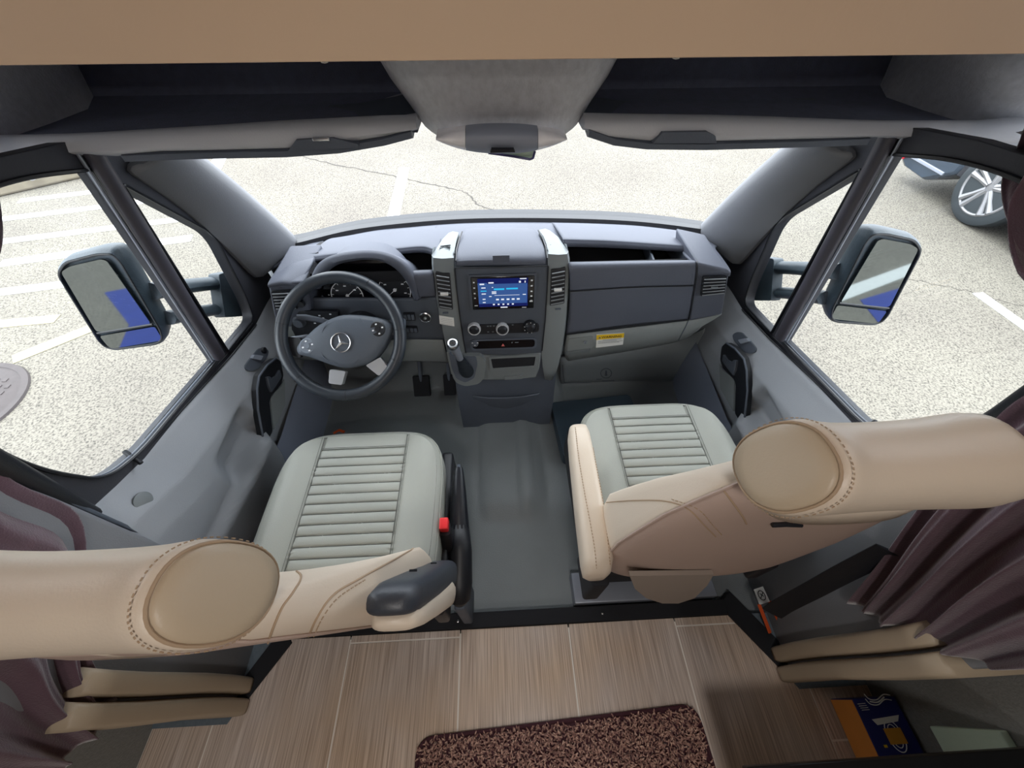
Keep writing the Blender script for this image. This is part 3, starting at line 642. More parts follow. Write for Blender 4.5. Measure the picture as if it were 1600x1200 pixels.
# ================================================================== SIDE MIRRORS
def mirror(sx, lab):
    r_ = thing('side_mirror', lab, 'mirror', (sx*1.0, .85, .8), 'side mirrors on their two bar arms')
    def Mp(u, v, o=0):
        p = PP(u, v, (-.0, 1, -.10), .77); p = p+V((0, -.995, .1))*o; return V((-p.x, p.y, p.z)) if sx > 0 else p
    ext = V((sx*-.0, .048, .0))
    rim = [(86, 425), (98, 405), (152, 391), (177, 391), (190, 404), (256, 518), (258, 532), (249, 539), (181, 548), (165, 544), (154, 534)]
    rr = rnd([Mp(u, v) for u, v in rim], .02, 5); cen = sum(rr, V((0, 0, 0)))/len(rr)
    def sc(k, o): return [cen+(p-cen)*k+o for p in rr]
    q = MB(); q.loft([sc(.93, V((0, .006, 0))), sc(.97, V((0, -.004, 0))), sc(1, V((0, .004, 0))), sc(1.0, ext*.5), sc(.95, ext), sc(.80, ext*1.35), sc(.5, ext*1.55)]); q.build('housing', mshell, r_, ang=50)
    mg = [(97, 424), (111, 415), (159, 404), (168, 406), (181, 424), (236, 503), (234, 507), (168, 517), (152, 517)]
    q = MB(); q.plate(rnd([Mp(u, v, .004) for u, v in mg], .01, 4), (0, .004, 0)); q.build('mirror_glass', mirm, r_)
    lg = [(157, 524), (243, 509), (254, 527), (252, 531), (181, 543), (171, 541)]
    q = MB(); q.plate(rnd([Mp(u, v, .004) for u, v in lg], .008, 4), (0, .004, 0)); q.build('wide_angle_glass', mirm, r_)
    q = MB(); q.tube([p+V((0, -.003, 0)) for p in sc(.945, V((0, 0, 0)))], .0028, 6, closed=True); q.tube([Mp(154, 519.5, .004), Mp(240, 505.5, .004)], .003, 6); q.build('glass_surround', black, r_)
    def Q(u, v, x): p = P(u, v, 'x', -x); return V((-sx*abs(p.x)*-1 if False else sx*abs(p.x), p.y, p.z))
    m1, m2 = Q(362, 437, .93), Q(370, 476, .93)
    for nm, m_, e_, rr_ in (('upper_arm', m1, Mp(226, 466), .027), ('lower_arm', m2, Mp(252, 508), .024)):
        e2 = e_+V((0, .03, 0)); q = MB(); q.tube([m_+V((-sx*.03, .01, 0)), m_, lerp(m_, e2, .12)+V((0, -.008, 0)), lerp(m_, e2, .6), e2], [rr_*1.1, rr_*1.1, rr_, rr_, rr_*1.1], 12, flat=.75); q.build('arm', mshell, r_)
    q = MB(); q.plate(rnd([Q(u, v, .905) for u, v in [(342, 428), (362, 424), (373, 432), (396, 490), (380, 494), (352, 496)]], .01, 3), (sx*.035, 0, 0)); q.build('mounting_foot', mshell, r_, bevel=.006)
    return r_
mirror(-1, 'large left side mirror with wide angle lower glass, outside the driver window')
mirror(1, 'large right side mirror with wide angle lower glass, outside the passenger window')

# ================================================================== DASHBOARD
db = thing('dashboard', 'dark grey van dashboard with storage trays, glove box and side vents', 'dashboard', (0, 1.15, .6))
def sheet(cols, name, m, nu=14, nv=4, solid=.008, parent=None, ang=50, off=-1):
    """cols: list of columns, each a list of 3D points; smooth-interpolated both ways"""
    rows = [spline(c, nv) if nv > 1 else [V(p) for p in c] for c in cols]
    n = len(rows[0]); full = [spline([r[k] for r in rows], nu) if len(rows) > 1 else None for k in range(n)]
    q = MB(); q.loft(full, cap=False, closed=False); return q.build(name, m, parent or db, ang=ang, solid=solid, off=off)
def basept(x):
    y = wby(x); best = min(base, key=lambda p: abs(p.x-x)); return V((x, best.y, best.z))
def C3(l): return [P(u, v, 'y', y) for u, v, y in l]
# passenger top pad
def padcol(u, vbrow, ybrow, vlip):
    b = P(u, vbrow, 'y', ybrow); t0 = basept(b.x); l = P(u, vlip, 'y', ybrow-.004); l.x = b.x
    m1 = lerp(t0, b, .5)+V((0, 0, .006))
    return [t0+V((0, -.005, -.008)), lerp(t0, b, .25)+V((0, 0, .002)), m1, b+V((0, .02, .003)), b, l, l+V((0, .012, -.006))]
sheet([padcol(880, 377, 1.10, 385), padcol(950, 379, 1.10, 387), padcol(1030, 384, 1.085, 391), padcol(1098, 389, 1.065, 396)], 'top_pad', dash, 10, 5)
# right end top: from A pillar foot to vent block
ra = [P(1060, 389, 'y', 1.08), P(1080, 408, 'y', .98)]; 
sheet([[basept(.62)+V((0, 0, -.01)), P(1080, 374, 'y', 1.16), P(1066, 391, 'y', 1.08), P(1084, 411, 'y', .975), P(1084, 425, 'y', .962)],
       [basept(.70)+V((0, 0, -.01)), P(1095, 380, 'y', 1.13), P(1108, 393, 'y', 1.05), P(1116, 416, 'y', .955), P(1115, 428, 'y', .945)],
       [V((.80, 1.25, .68)), P(1118, 388, 'y', 1.10), P(1128, 402, 'y', 1.02), P(1141, 422, 'y', .94), P(1140, 432, 'y', .932)]], 'end_pad', dash, 8, 5)
sheet([padcol(u, 380, 1.16, 384) for u in (672, 720, 787, 850, 892)], 'top_pad', dash, 8, 5)
# tray
tb = MB(); xa, xb = .17, .575
tb.loft([[V((x, 1.115, .770)), V((x, 1.24, .735)), V((x, 1.24, .70)), V((x, 1.04, .715)), V((x, 1.02, .778))] for x in (xa, .3, .45, xb)], cap=False, closed=False); tb.build('storage_tray', bmatte, db, solid=.004)
q = MB(); q.plate([V((xb, 1.1, .785)), V((xb, 1.22, .745)), V((xb, 1.22, .7)), V((xb, 1.0, .7)), V((xb-.0, .985, .79))], (.01, 0, 0)); q.build('tray_end', dgrey, db)
q = MB(); q.plate([V((.49, 1.25, .72)), V((.47, 1.03, .725)), V((.47, 1.03, .765)), V((.49, 1.25, .75))], (.006, 0, 0)); q.build('tray_divider', dgrey, db)
# glove box doors
gl_ = [(888, 409, 1.03), (888, 411, 1.0), (889, 418, .985), (890, 430, .978), (891, 455, .973), (889, 490, .97), (885, 522, .965)]
gr_ = [(1088, 406, 1.0), (1089, 408, .97), (1089, 414, .958), (1089, 425, .955), (1086, 446, .953), (1081, 475, .955), (1076, 499, .96)]
gm_ = [((a[0]+b[0])/2, (a[1]+b[1])/2-(0 if i < 4 else 2), (a[2]+b[2])/2) for i, (a, b) in enumerate(zip(gl_, gr_))]
sheet([C3(gl_[:5]), C3(gm_[:5]), C3(gr_[:5])], 'glove_box_lid', dash, 12, 6, .012)
sheet([C3(gl_[4:]), C3(gm_[4:]), C3(gr_[4:])], 'glove_box_door', dash, 12, 6, .012)
q = MB(); q.tube([p+V((0, -.002, 0)) for p in spline(C3([gl_[4], gm_[4], gr_[4]]), 8)], .002, 6); q.tube([p+V((0, -.001, 0)) for p in spline(C3(gr_), 6)], .0022, 6); q.tube([p+V((0, -.002, 0)) for p in spline(C3([gl_[6], gm_[6], gr_[6]]), 8)], .003, 6); q.build('shut_line', black, db)
# lower light panel
lo = [[(886, 524, .975), (884, 535, .968), (882, 550, .972), (884, 560, .99), (888, 564, 1.03)],
      [(980, 513, .972), (980, 524, .965), (980, 538, .97), (980, 546, .99), (980, 549, 1.03)],
      [(1075, 501, .968), (1071, 510, .962), (1064, 523, .965), (1060, 531, .985), (1058, 534, 1.03)],
      [(1128, 491, .955), (1116, 499, .955), (1098, 510, .96), (1090, 517, .98), (1086, 520, 1.03)]]
sheet([C3(c) for c in lo], 'knee_panel', lgrey, 10, 5, .01)
q = MB(); q.tube([p+V((0, -.002, 0)) for p in C3(lo[2][:4])], .0018, 6); q.build('panel_seam', slate, db)
# latch flap with keyhole, warning label
bvk = bvh_of(*[c for c in db.children if c.name.startswith('knee_panel')])
def onpl(u, v, o=0): return onto(bvk, u, v, o-.005) or PP(u, v, (0, 1, -.03), .955-o)
hb = [(889, 529), (926, 525), (925, 543), (886, 548)]
q = MB(); q.plate(rnd([onpl(u, v, .008) for u, v in hb], .004, 3), (0, .01, 0)); lf = q.build('latch_flap', lgrey, db, bevel=.002)
q = MB(); q.plate(rnd([onpl(u, v, .012) for u, v in [(884, 548), (922, 544), (921, 548), (884, 553)]], .002, 2), (0, .012, 0)); q.build('latch_lip', silver, lf, bevel=.001)
q = MB(); c = onpl(914, 533, .010); q.lathe([(.006, 0), (.006, .003), (.004, .003), (.004, .001), (.0, .001)], 16, c, (0, -1, 0)); q.build('keyhole', steel, lf)
lc = [(932, 523), (975, 520), (973, 537), (931, 542)]; q = MB(); q.plate([onpl(u, v, .009) for u, v in lc], (0, .006, 0)); lb = q.build('warning_label', white, db)
tl_, tr_, br_, bl_ = [onpl(u, v, .0094) for u, v in lc]
q = MB(); q.plate([tl_, tr_, lerp(tr_, br_, .36), lerp(tl_, bl_, .36)], (0, .001, 0)); q.build('yellow_band', yellow, lb)
mm = frame(lerp(lerp(tl_, tr_, .55), lerp(bl_, br_, .55), .2)+V((0, -.0006, 0)), tr_-tl_, tl_-bl_)
text('warning_text', 'WARNING', .0145, mm, ink, lb)
q = MB(mm); q.plate([(-.046, -.004, 0), (-.037, -.004, 0), (-.0415, .005, 0)], (0, 0, .0004)); 
for r0, (xa_, xb_) in enumerate(((-.03, .035), (-.045, .02), (-.045, .042), (-.045, .03))):
    q.box((((xa_+xb_)/2), -.0125-.0052*r0, .0002), (xb_-xa_, .0012, .0004))
q.build('fine_print', inkg, lb)
# side vent blocks on both ends
def ventblock(sx, face, vent, bottom_y, parent):
    F = [P(u, v, 'y', y) for u, v, y in face]; q = MB(); q.plate(F, (0, .2, 0)); q.build('vent_block', dash if sx > 0 else dash, parent, bevel=.006)
    vq = [P(u, v, 'y', y) for u, v, y in vent]; tl_, tr_, br_, bl_ = vq
    q = MB(); q.plate(rnd([p+V((0, -.001, 0)) for p in vq], .006, 3), (0, .004, 0)); v_ = q.build('side_vent', black, parent)
    for i in range(6):
        t = (i+.6)/6.2; q = MB(); q.tube([lerp(tl_, bl_, t)+V((.004, -.005, 0)), lerp(tr_, br_, t)+V((-.004, -.005, 0))], .0024, 6, flat=.6); q.build('vent_slat', grey, v_)
    mid = lerp(lerp(tl_, bl_, .5), lerp(tr_, br_, .5), .5); q = MB(); q.box(mid+V((0, -.009, 0)), (.02, .008, .006), ch=.002); q.build('vent_tab', silver, v_)
ventblock(1, [(1090, 411, .955), (1140, 422, .935), (1128, 492, .94), (1077, 502, .955)], [(1098, 432, .944), (1136, 431, .93), (1132, 459, .932), (1094, 463, .945)], 0, db)
ventblock(-1, [(418, 443, .955), (474, 440, .965), (484, 468, .97), (490, 520, .97), (434, 525, .955)], [(423, 455, .947), (462, 453, .955), (466, 483, .958), (431, 484, .947)], 0, db)
# driver side pads
sheet([[basept(-.64)+V((0, 0, -.01)), P(492, 394, 'y', 1.16), P(488, 408, 'y', 1.06), P(471, 440, 'y', .975), P(472, 449, 'y', .965)],
       [basept(-.72)+V((0, 0, -.01)), P(464, 400, 'y', 1.15), P(456, 411, 'y', 1.06), P(441, 437, 'y', .965), P(441, 446, 'y', .955)],
       [V((-.83, 1.22, .65)), P(440, 408, 'y', 1.12), P(432, 421, 'y', 1.04), P(419, 442, 'y', .955), P(420, 450, 'y', .95)]], 'end_pad', dash, 8, 5)
sheet([padcol(482, 405, 1.09, 410), padcol(510, 401, 1.09, 406), padcol(560, 396, 1.10, 402), padcol(620, 391, 1.10, 397), padcol(662, 388, 1.10, 395), padcol(684, 396, 1.07, 404)], 'top_pad', dash, 8, 5)
q = MB(); q.plate([P(474, 413, 'y', 1.07), P(492, 409, 'y', 1.07), P(478, 436, 'y', .985), P(470, 440, 'y', .985)], (0, .05, -.05)); q.build('hood_gap', bmatte, db)
q = MB(); q.loft([[V((x, 1.11, .770)), V((x, 1.24, .735)), V((x, 1.24, .70)), V((x, 1.04, .715)), V((x, 1.02, .765))] for x in (-.62, -.4, -.3, -.19)], cap=False, closed=False); q.build('storage_tray', bmatte, db, solid=.004)
sheet([C3([(632, 423, 1.02), (632, 425, 1.0), (640, 434, .985), (650, 450, .98), (655, 464, .978)]), C3([(676, 421, 1.03), (676, 423, 1.0), (677, 432, .985), (679, 450, .98), (681, 463, .978)])], 'tray_front', dash, 6, 4, .01)
# main driver fascia (dark plate)
sheet([C3([(488, 466, 1.0), (486, 500, .985), (484, 530, .98)]), C3([(560, 466, 1.0), (560, 500, .985), (560, 530, .975)]), C3([(640, 466, 1.0), (640, 498, .98), (640, 530, .965)]), C3([(683, 464, .99), (688, 498, .975), (695, 531, .96)])], 'fascia', dgrey, 8, 5, .01)
sheet([C3([(436, 500, .96), (445, 535, .955), (452, 560, .985)]), C3([(540, 530, .972), (540, 550, .965), (541, 566, .985)]), C3([(640, 531, .966), (641, 550, .962), (643, 565, .985)]), C3([(692, 531, .962), (696, 550, .955), (701, 567, .985)])], 'knee_panel', lgrey, 8, 5, .01)
# under-dash dark bulk
q = MB(); q.loft([[V((x, 1.02, .50)), V((x, 1.02, .43)), V((x, 1.12, .34)), V((x, 1.30, .32)), V((x, 1.30, .6))] for x in (-.80, -.2)], cap=True, closed=False); q.build('under_dash_lining', bmatte, db, solid=.004)
# passenger foot well bulkhead with moulded round mark
bh = [(876, 560, 1.16), (876, 605, 1.15)], [(1000, 545, 1.16), (1000, 603, 1.15)], [(1060, 532, 1.15), (1062, 600, 1.13)], [(1100, 515, 1.10), (1100, 600, 1.05)]
sheet([C3(c) for c in bh], 'bulkhead_cover', mat('bulkhead_grey', (138, 145, 149), .6, .2, 300), 8, 3, .02)
bvb = bvh_of([c for c in db.children if c.name.startswith('bulkhead_cover')][0])
def BK(u, v): return onto(bvb, u, v, .001) or P(u, v, 'y', 1.14)
q = MB(); pts = [BK(947+8.5*cos(a_*pi/8), 583+7.5*sin(a_*pi/8)) for a_ in range(16)]; q.tube(pts, .0016, 6, closed=True); q.plate([BK(u, v) for u, v in ((946, 579), (948, 579), (949, 587), (945, 587))], (0, .002, 0))
q.tube([BK(879, 570), BK(880, 585), BK(882, 598)], .0015, 6); q.tube([BK(882, 598), BK(925, 598), BK(975, 596)], .0015, 6)
q.box(BK(936, 592), (.025, .002, .002)); q.box(BK(950, 595), (.06, .002, .002)); q.build('moulded_mark', slate, db)

# ---------------- instrument cluster
hood_o = [(486, 446), (489, 430), (500, 413), (520, 402), (547, 396.5), (575, 394.5), (602, 398), (627, 409), (643, 427), (652, 447), (657, 466)]
hood_i = [(500, 450), (503, 436), (514, 422), (531, 411), (553, 406), (575, 404), (598, 407), (617, 418), (632, 434), (641, 450), (647, 468)]
ho = [P(u, v, 'y', .985) for u, v in hood_o]; hi = [P(u, v, 'y', .985) for u, v in hood_i]
sec = []
for o_, i_ in zip(spline(ho, 4), spline(hi, 4)):
    dn = (i_-o_); sec.append([V((o_.x, 1.10, o_.z-.080)), o_+V((0, .03, -.018)), o_+V((0, .006, 0)), o_+dn*.15+V((0, -.003, 0)), o_+dn*.5+V((0, -.008, 0)), o_+dn*.9+V((0, -.003, 0)), i_+V((0, .004, 0)), i_+dn*.1+V((0, .09, 0))])
icl = thing('instrument_cluster', 'black instrument cluster with two round gauges under an arched hood behind the steering wheel', 'gauges', (-.40, 1.05, .75))
MB().loft(sec, cap=False, closed=False).build('cluster_hood', dash, icl, ang=60, solid=.003)
fc = [(u, v) for u, v in hood_i]+[(643, 478), (632, 484), (600, 487), (545, 487), (522, 482), (508, 470)]
def FC(u, v, o=0): return PP(u, v, (0, 1, -.25), .865-o)     # tilted gauge face
q = MB(); q.plate([FC(u, v) for u, v in fc], (0, .02, 0)); q.build('gauge_panel', gloss, icl)
q = MB(); q.tube(spline([FC(u, v, .01) for u, v in [(503, 462), (512, 474), (530, 482), (560, 485), (600, 485), (632, 482), (644, 474), (648, 464)]], 4), .0035, 6); q.build('lens_rim', dgrey, icl)
def gauge(cu, cv, R0, a0, a1, needle, lab):
    fx = V((1, 0, 0)); fy = V((0, .25, 1)).normalized(); c = FC(cu, cv, .003)
    q = MB(); q.lathe([(R0*.98, 0), (R0*.98, .001), (0, .001)], 40, c, fx.cross(fy)); gq = q.build('gauge', black, icl)
    def pt(a, r): return c+fx*cos(a)*r+fy*sin(a)*r+V((0, -.002, 0))
    q = MB(); q.tube([pt(lerp(a0, a1, k/30), R0) for k in range(31)], .0014, 6); 
    for k in range(11):
        a = lerp(a0, a1, k/10); q.tube([pt(a, R0*.84), pt(a, R0*.95)], .0009, 4)
    for k in range(1, 10, 2):
        a = lerp(a0, a1, k/10); p = pt(a, R0*.68); q.box(p, (.008, .001, .004))
    for kx in (-.012, 0, .012): q.box(pt(0, 0)+fx*(kx+.012)-fy*R0*.55, (.007, .001, .003))
    q.build('dial_marks', icon, gq)
    q = MB(); q.tube([pt(needle+pi, .008), pt(needle, R0*.75)], [.0016, .0007], 6); q.lathe([(.006, 0), (.005, .004), (0, .004)], 16, c, fx.cross(fy)); q.build('needle', icon, gq)
gauge(543, 462, .050, R(225), R(-45), R(38), 0); gauge(617, 453, .050, R(225), R(-45), R(218), 0)
for u, v in ((514, 461), (517, 466), (641, 457), (641, 463), (575, 470), (585, 470)): q = MB(); q.box(FC(u, v, .003), (.004, .001, .004)); q.build('warning_lamp', icon, icl)

# fascia details: ignition, switch blanks, light switch, left control plate
bvf = bvh_of(*[c for c in db.children if c.name.split('.')[0] in ('fascia', 'knee_panel', 'vent_block', 'tray_front')])
def FA(u, v, o=0): return onto(bvf, u, v, o) or PP(u, v, (0, 1, -.10), .935-o)
ig = FA(665, 494, .004)
q = MB(); q.lathe([(.0195, .0), (.0195, .006), (.0165, .008), (.0150, .006), (.0150, .002)], 32, ig, (0, -1, .1)); k_ = q.build('ignition_ring', chrome, db)
q = MB(); q.lathe([(.0150, .0), (.0150, .003), (.008, .004), (.0, .004)], 24, ig, (0, -1, .1)); q.build('ignition_barrel', black, k_)
q = MB(); q.lathe([(.0055, .0), (.0055, .009), (.002, .009), (.0, .007)], 16, ig, (0, -1, .1)); q.build('key_slot', chrome, k_)
for (u0, v0, u1, v1) in ((630, 488, 648, 500), (634, 509, 652, 519)):
    q = MB(); q.plate(rnd([FA(u, v, .004) for u, v in ((u0, v0), (u1, v0), (u1+2, v1), (u0+2, v1))], .003, 2), (0, .006, 0)); s_ = q.build('switch_bank', black, db)
    for k in range(3):
        a = (k+.5)/3; q = MB(); q.box(FA(lerp(u0, u1, a)+1, (v0+v1)/2, .008), (.010, .004, (v1-v0)*.0017), ch=.001); q.build('switch', slate, s_)
q = MB(); q.plate(rnd([PP(u, v, (0, 1, -.08), .912) for u, v in ((455, 486), (528, 487), (530, 512), (500, 524), (456, 530))], .006, 3), (0, .012, 0)); cp = q.build('control_plate', black, db, bevel=.001)
q = MB(); q.lathe([(.020, 0), (.020, .004), (.015, .006), (.014, .016), (.0, .017)], 28, PP(468, 502, (0, 1, -.08), .911), (0, -1, .1)); q.build('light_switch', dgrey, cp)
q = MB()
for u, v in ((462, 497), (476, 496), (491, 497), (505, 497), (492, 505), (506, 504), (499, 493), (516, 491)): q.box(PP(u, v, (0, 1, -.08), .9105), (.006, .001, .004))
q.build('switch_marks', icon, cp)
q = MB(); q.lathe([(.012, 0), (.011, .01), (0, .01)], 20, FA(471, 472, .004), (0, -1, .1)); q.build('mirror_control', black, db)

# ================================================================== CENTRE CONSOLE
cc = thing('center_console', 'tall centre console with silver grey side pillars, vents and a charcoal face', 'console', (0, 1.1, .3))
def K(u, v, o=0): return PP(u, v, (0, 1, -.2), .843-o)
KN = V((0, -1, .2)).normalized()
def Kmb(u, v, o=0): return MB(frame(K(u, v, o), (1, 0, 0), (0, .2, 1)))
# body block behind the face
q = MB(); q.loft([[V((-.19, y0, z0)), V((.19, y0, z0)), V((.19, y1, z0)), V((-.19, y1, z0))] for y0, y1, z0 in ((.93, 1.3, .02), (.92, 1.3, .2), (.94, 1.3, .42), (1.0, 1.26, .68), (1.012, 1.12, .772))]); q.build('core', slate, cc)
# side pillars: px rows (outer, inner, v) on the face plane, then over the top
def cpillar(sx, rows, toprows, nm):
    secs = []
    for uo, ui, v in rows:
        a, b = K(uo, v), K(ui, v); n = KN
        secs.append([V((a.x, 1.30, min(a.z+.03, .69))), a+V((0, .05, 0)), a+V((0, .012, 0)), a+n*.004+V((-sx*.006, 0, 0)), lerp(a, b, .5)+n*.010, b+n*.004, b+V((0, .02, 0))])
    for uo, ui, v, z in toprows:
        a, b = P(uo, v, 'z', z), P(ui, v, 'z', z)
        secs.append([V((a.x, 1.30, .69)), a+V((0, 0, -.03)), a+V((0, 0, -.008)), a+V((-sx*.006, 0, 0)), lerp(a, b, .5)+V((0, 0, .006)), b+V((0, 0, .002)), b+V((0, 0, -.02))])
    q = MB(); q.loft(secs, cap=False, closed=False); return q.build(nm, silver, cc, ang=40, solid=.003)
pl = cpillar(-1, [(707, 727, 592), (702, 728, 570), (696, 727, 545), (690, 723, 520), (685, 719, 495), (680, 715, 465), (676, 711, 435), (674, 709, 415), (674, 709, 402)], [(679, 711, 388, .796), (688, 714, 374, .794), (698, 717, 364, .785)], 'side_pillar')
pr = cpillar(1, [(866, 851, 592), (873, 848, 575), (879, 846, 552), (883, 849, 525), (886, 852, 500), (889, 855, 465), (891, 856, 430), (891, 856, 408), (889, 856, 396)], [(884, 854, 383, .80), (875, 849, 370, .797), (862, 842, 360, .787)], 'side_pillar')
# top cap
cap = []
for uo, ui, v, kind, z in ((710, 856, 418, 'k', 0), (710, 856, 408, 'k', 0), (711, 855, 400, 'z', .806), (713, 853, 388, 'z', .806), (716, 848, 374, 'z', .802), (721, 840, 361, 'z', .79), (724, 836, 356, 'z', .765)):
    a = K(uo, v, .003) if kind == 'k' else P(uo, v, 'z', z); b = K(ui, v, .003) if kind == 'k' else P(ui, v, 'z', z)
    cap.append([a, lerp(a, b, .12)+V((0, 0, .003)), lerp(a, b, .5)+V((0, -.002, .006)), lerp(a, b, .88)+V((0, 0, .003)), b])
MB().loft(cap, cap=False, closed=False).build('top_cap', dash, cc, ang=60, solid=.01, subs=1)
q = Kmb(783, 404, .012); q.box((0, 0, 0), (.050, .020, .004), ch=.0015); q.build('cap_latch', dash, cc)
q = MB(); q.tube([K(u, v, .006) for u, v in ((710, 419), (783, 418), (856, 415))], .0022, 6)
q.tube([P(u, v, 'z', .803) for u, v in ((712, 408), (713, 392), (717, 376), (722, 362))], .0022, 6); q.tube([P(u, v, 'z', .803) for u, v in ((856, 404), (853, 386), (848, 372), (841, 360))], .0022, 6)
q.tube([K(u, v, .006) for u, v in ((710, 420), (713, 450), (718, 490), (724, 530), (728, 552))], .0018, 6); q.tube([K(u, v, .006) for u, v in ((857, 416), (855, 450), (852, 500), (847, 548))], .0018, 6); q.build('shut_line', black, cc)
# charcoal face
face = [(711, 420), (856, 416), (855, 460), (852, 500), (847, 546), (846, 551), (790, 555), (730, 553), (727, 548), (719, 495), (714, 455)]
q = MB(); q.plate([K(u, v, .004) for u, v in face], (0, .02, 0)); q.build('face_panel', dgrey, cc, bevel=.002)
# vents in pillars
def pvent(uv, tuv, parent):
    vq = [K(u, v, .0125) for u, v in uv]; tl_, tr_, br_, bl_ = vq
    q = MB(); q.plate(rnd(vq, .004, 3), (0, .006, 0)); v_ = q.build('air_vent', black, parent)
    for i in range(9):
        t = (i+.7)/9.3; q = MB(); q.tube([lerp(tl_, bl_, t)+V((.003, -.004, 0)), lerp(tr_, br_, t)+V((-.003, -.004, 0))], .0022, 6, flat=.6); q.build('vent_slat', grey, v_)
    q = MB(); q.box(lerp(lerp(tl_, bl_, .52), lerp(tr_, br_, .52), .5)+V((0, -.008, 0)), (.024, .010, .008), ch=.002); q.build('vent_tab', white, v_)
    q = MB(); c = K(tuv[0], tuv[1], .013); q.box(c, (.018, .003, .006), ch=.001); q.build('vent_wheel', slate, v_)
pvent([(680, 425), (703, 428), (708, 484), (686, 481)], (696, 489), pl); pvent([(861, 422), (884, 418), (882, 474), (859, 478)], (872, 483), pr)
# upper speaker slots
for us, par in ((((686, 383), (705, 383)), pl), (((857, 379), (876, 379)), pr)):
    q = MB()
    for k in range(5):
        v = 384+k*2.9; a, b = us; sh_ = -(k*1.2) if a[0] < 780 else k*1.2
        q.tube([P(a[0]+sh_+2, v+(1 if a[0] < 780 else -1), 'z', .803), P(b[0]-1+sh_*.3, v-(1 if a[0] < 780 else -1)*1, 'z', .803)], .0019, 5)
    q.build('defrost_slot', black, par)
q = MB(); q.plate([K(u, v, .0145) for u, v in ((686, 493), (709, 497), (710, 510), (687, 506))], (0, .002, 0)); sl = q.build('pillar_label', white, cc)
q = MB()
for k in range(4): q.tube([K(689, 497+k*2.6, .015), K(707, 500+k*2.6, .015)], .0004, 4)
q.build('fine_print', inkg, sl)
# climate row
q = Kmb(787, 513, .006); q.plate(rrect(.235, .034, .012), (0, 0, .004)); cl = q.build('climate_strip', black, cc)
def knob(u, v, r, nm, ringm, extra=0):
    m_ = frame(K(u, v, .010), (1, 0, 0), (0, .2, 1))
    q = MB(m_); q.lathe([(r, -.006), (r, .006), (r*.93, .010), (r*.80, .010), (r*.78, .006)], 32); kb = q.build(nm, ringm, cc)
    q = MB(m_); q.lathe([(r*.78, 0), (r*.76, .010), (r*.5, .016), (r*.45, .018), (0, .018)], 28); q.build('knob_cap', black, kb)
    q = MB(m_)
    for k in range(7): a = 2*pi*k/9+.8; q.box((cos(a)*r*.86, sin(a)*r*.86, .0105), (.0022, .0022, .0006))
    q.build('knob_marks', icon, kb)
knr = mat('knob_ring', (205, 208, 214), .35); knob(741, 513.5, .0215, 'climate_knob', knr); knob(785, 513.5, .0215, 'climate_knob', knr); knob(828, 510, .0225, 'fan_knob', black)
q = MB(frame(K(787, 513, .0105), (1, 0, 0), (0, .2, 1)))
for x, y in ((-.052, .010), (-.043, .010), (-.032, .010), (-.052, -.012), (-.036, -.012), (.030, .012), (.085, -.008)): q.box((x, y, 0), (.006, .004, .0005))
q.build('climate_marks', inkg, cl)
q = MB(frame(K(787, 538, .008), (1, 0, 0), (0, .2, 1))); q.plate(rrect(.228, .044, .016, z=-.006), (0, 0, .006), [rrect(.214, .032, .012, z=-.006)]); q.cur = 1; q.plate(rrect(.214, .032, .012, z=-.004), (0, 0, .002)); sb = q.build('switch_strip', [slate, gloss], cc)
q = MB(frame(K(786, 539, .011), (1, 0, 0), (0, .2, 1))); q.plate([(-.006, -.005, 0), (.006, -.005, 0), (0, .006, 0)], (0, 0, .0006)); q.build('hazard_triangle', redi, sb)
q = MB(frame(K(742, 537, .011), (1, 0, 0), (0, .2, 1))); q.lathe([(.012, 0), (.011, .004), (.004, .006), (0, .006)], 20); q.cur = 1
for x, y in ((-.008, .007), (.010, .007), (.0, -.003)): q.box((x, y, .006), (.005, .0025, .0006))
q.build('lamp_button', [slate, icon], sb)
q = MB(frame(K(800, 536, .011), (1, 0, 0), (0, .2, 1))); q.box((0, .002, 0), (.004, .004, .0006)); q.box((.016, .002, 0), (.012, .003, .0006)); q.build('switch_marks', inkg, sb)
# lower bin
low = [(731, 556), (790, 557), (846, 552), (843, 575), (838, 590), (800, 594), (737, 594)]
q = MB(); q.plate([K(u, v, .006) for u, v in low], (0, .03, 0)); q.build('lower_panel', silver, cc, bevel=.004)
q = MB(); q.plate(rnd([K(u, v, .0075) for u, v in ((765, 560), (839, 556), (836, 574), (768, 578))], .003, 3), (0, .004, 0)); q.build('open_slot', bmatte, cc)
q = MB(); q.plate(rnd([K(u, v, .010) for u, v in ((763, 558), (841, 554), (838, 577), (766, 580))], .003, 3), (0, .004, 0), [rnd([K(u, v, .010) for u, v in ((767, 561), (837, 557.5), (834.5, 572), (770, 576))], .003, 3)]); q.build('slot_bezel', silver, cc, bevel=.001)
q = MB(); q.plate(rnd([K(u, v, .009) for u, v in ((789, 588), (818, 586), (816, 592), (788, 594))], .003, 3), (0, .004, 0)); q.build('ashtray_grip', silver, cc, bevel=.001)
# base plinth flowing to the floor
def plinth(v, hw, y, z): return [V((-hw-.02, y+.20, z)), V((-hw-.01, y+.04, z)), V((-hw*.8, y, z)), V((0, y-.015, z)), V((hw*.8, y, z)), V((hw+.01, y+.04, z)), V((hw+.02, y+.2, z))]
MB().loft([plinth(0, .19, .97, .02), plinth(0, .185, .955, .06), plinth(0, .18, .93, .16), plinth(0, .18, .915, .26)], cap=False, closed=False).build('plinth', slate, cc, ang=60, solid=.004, subs=1)

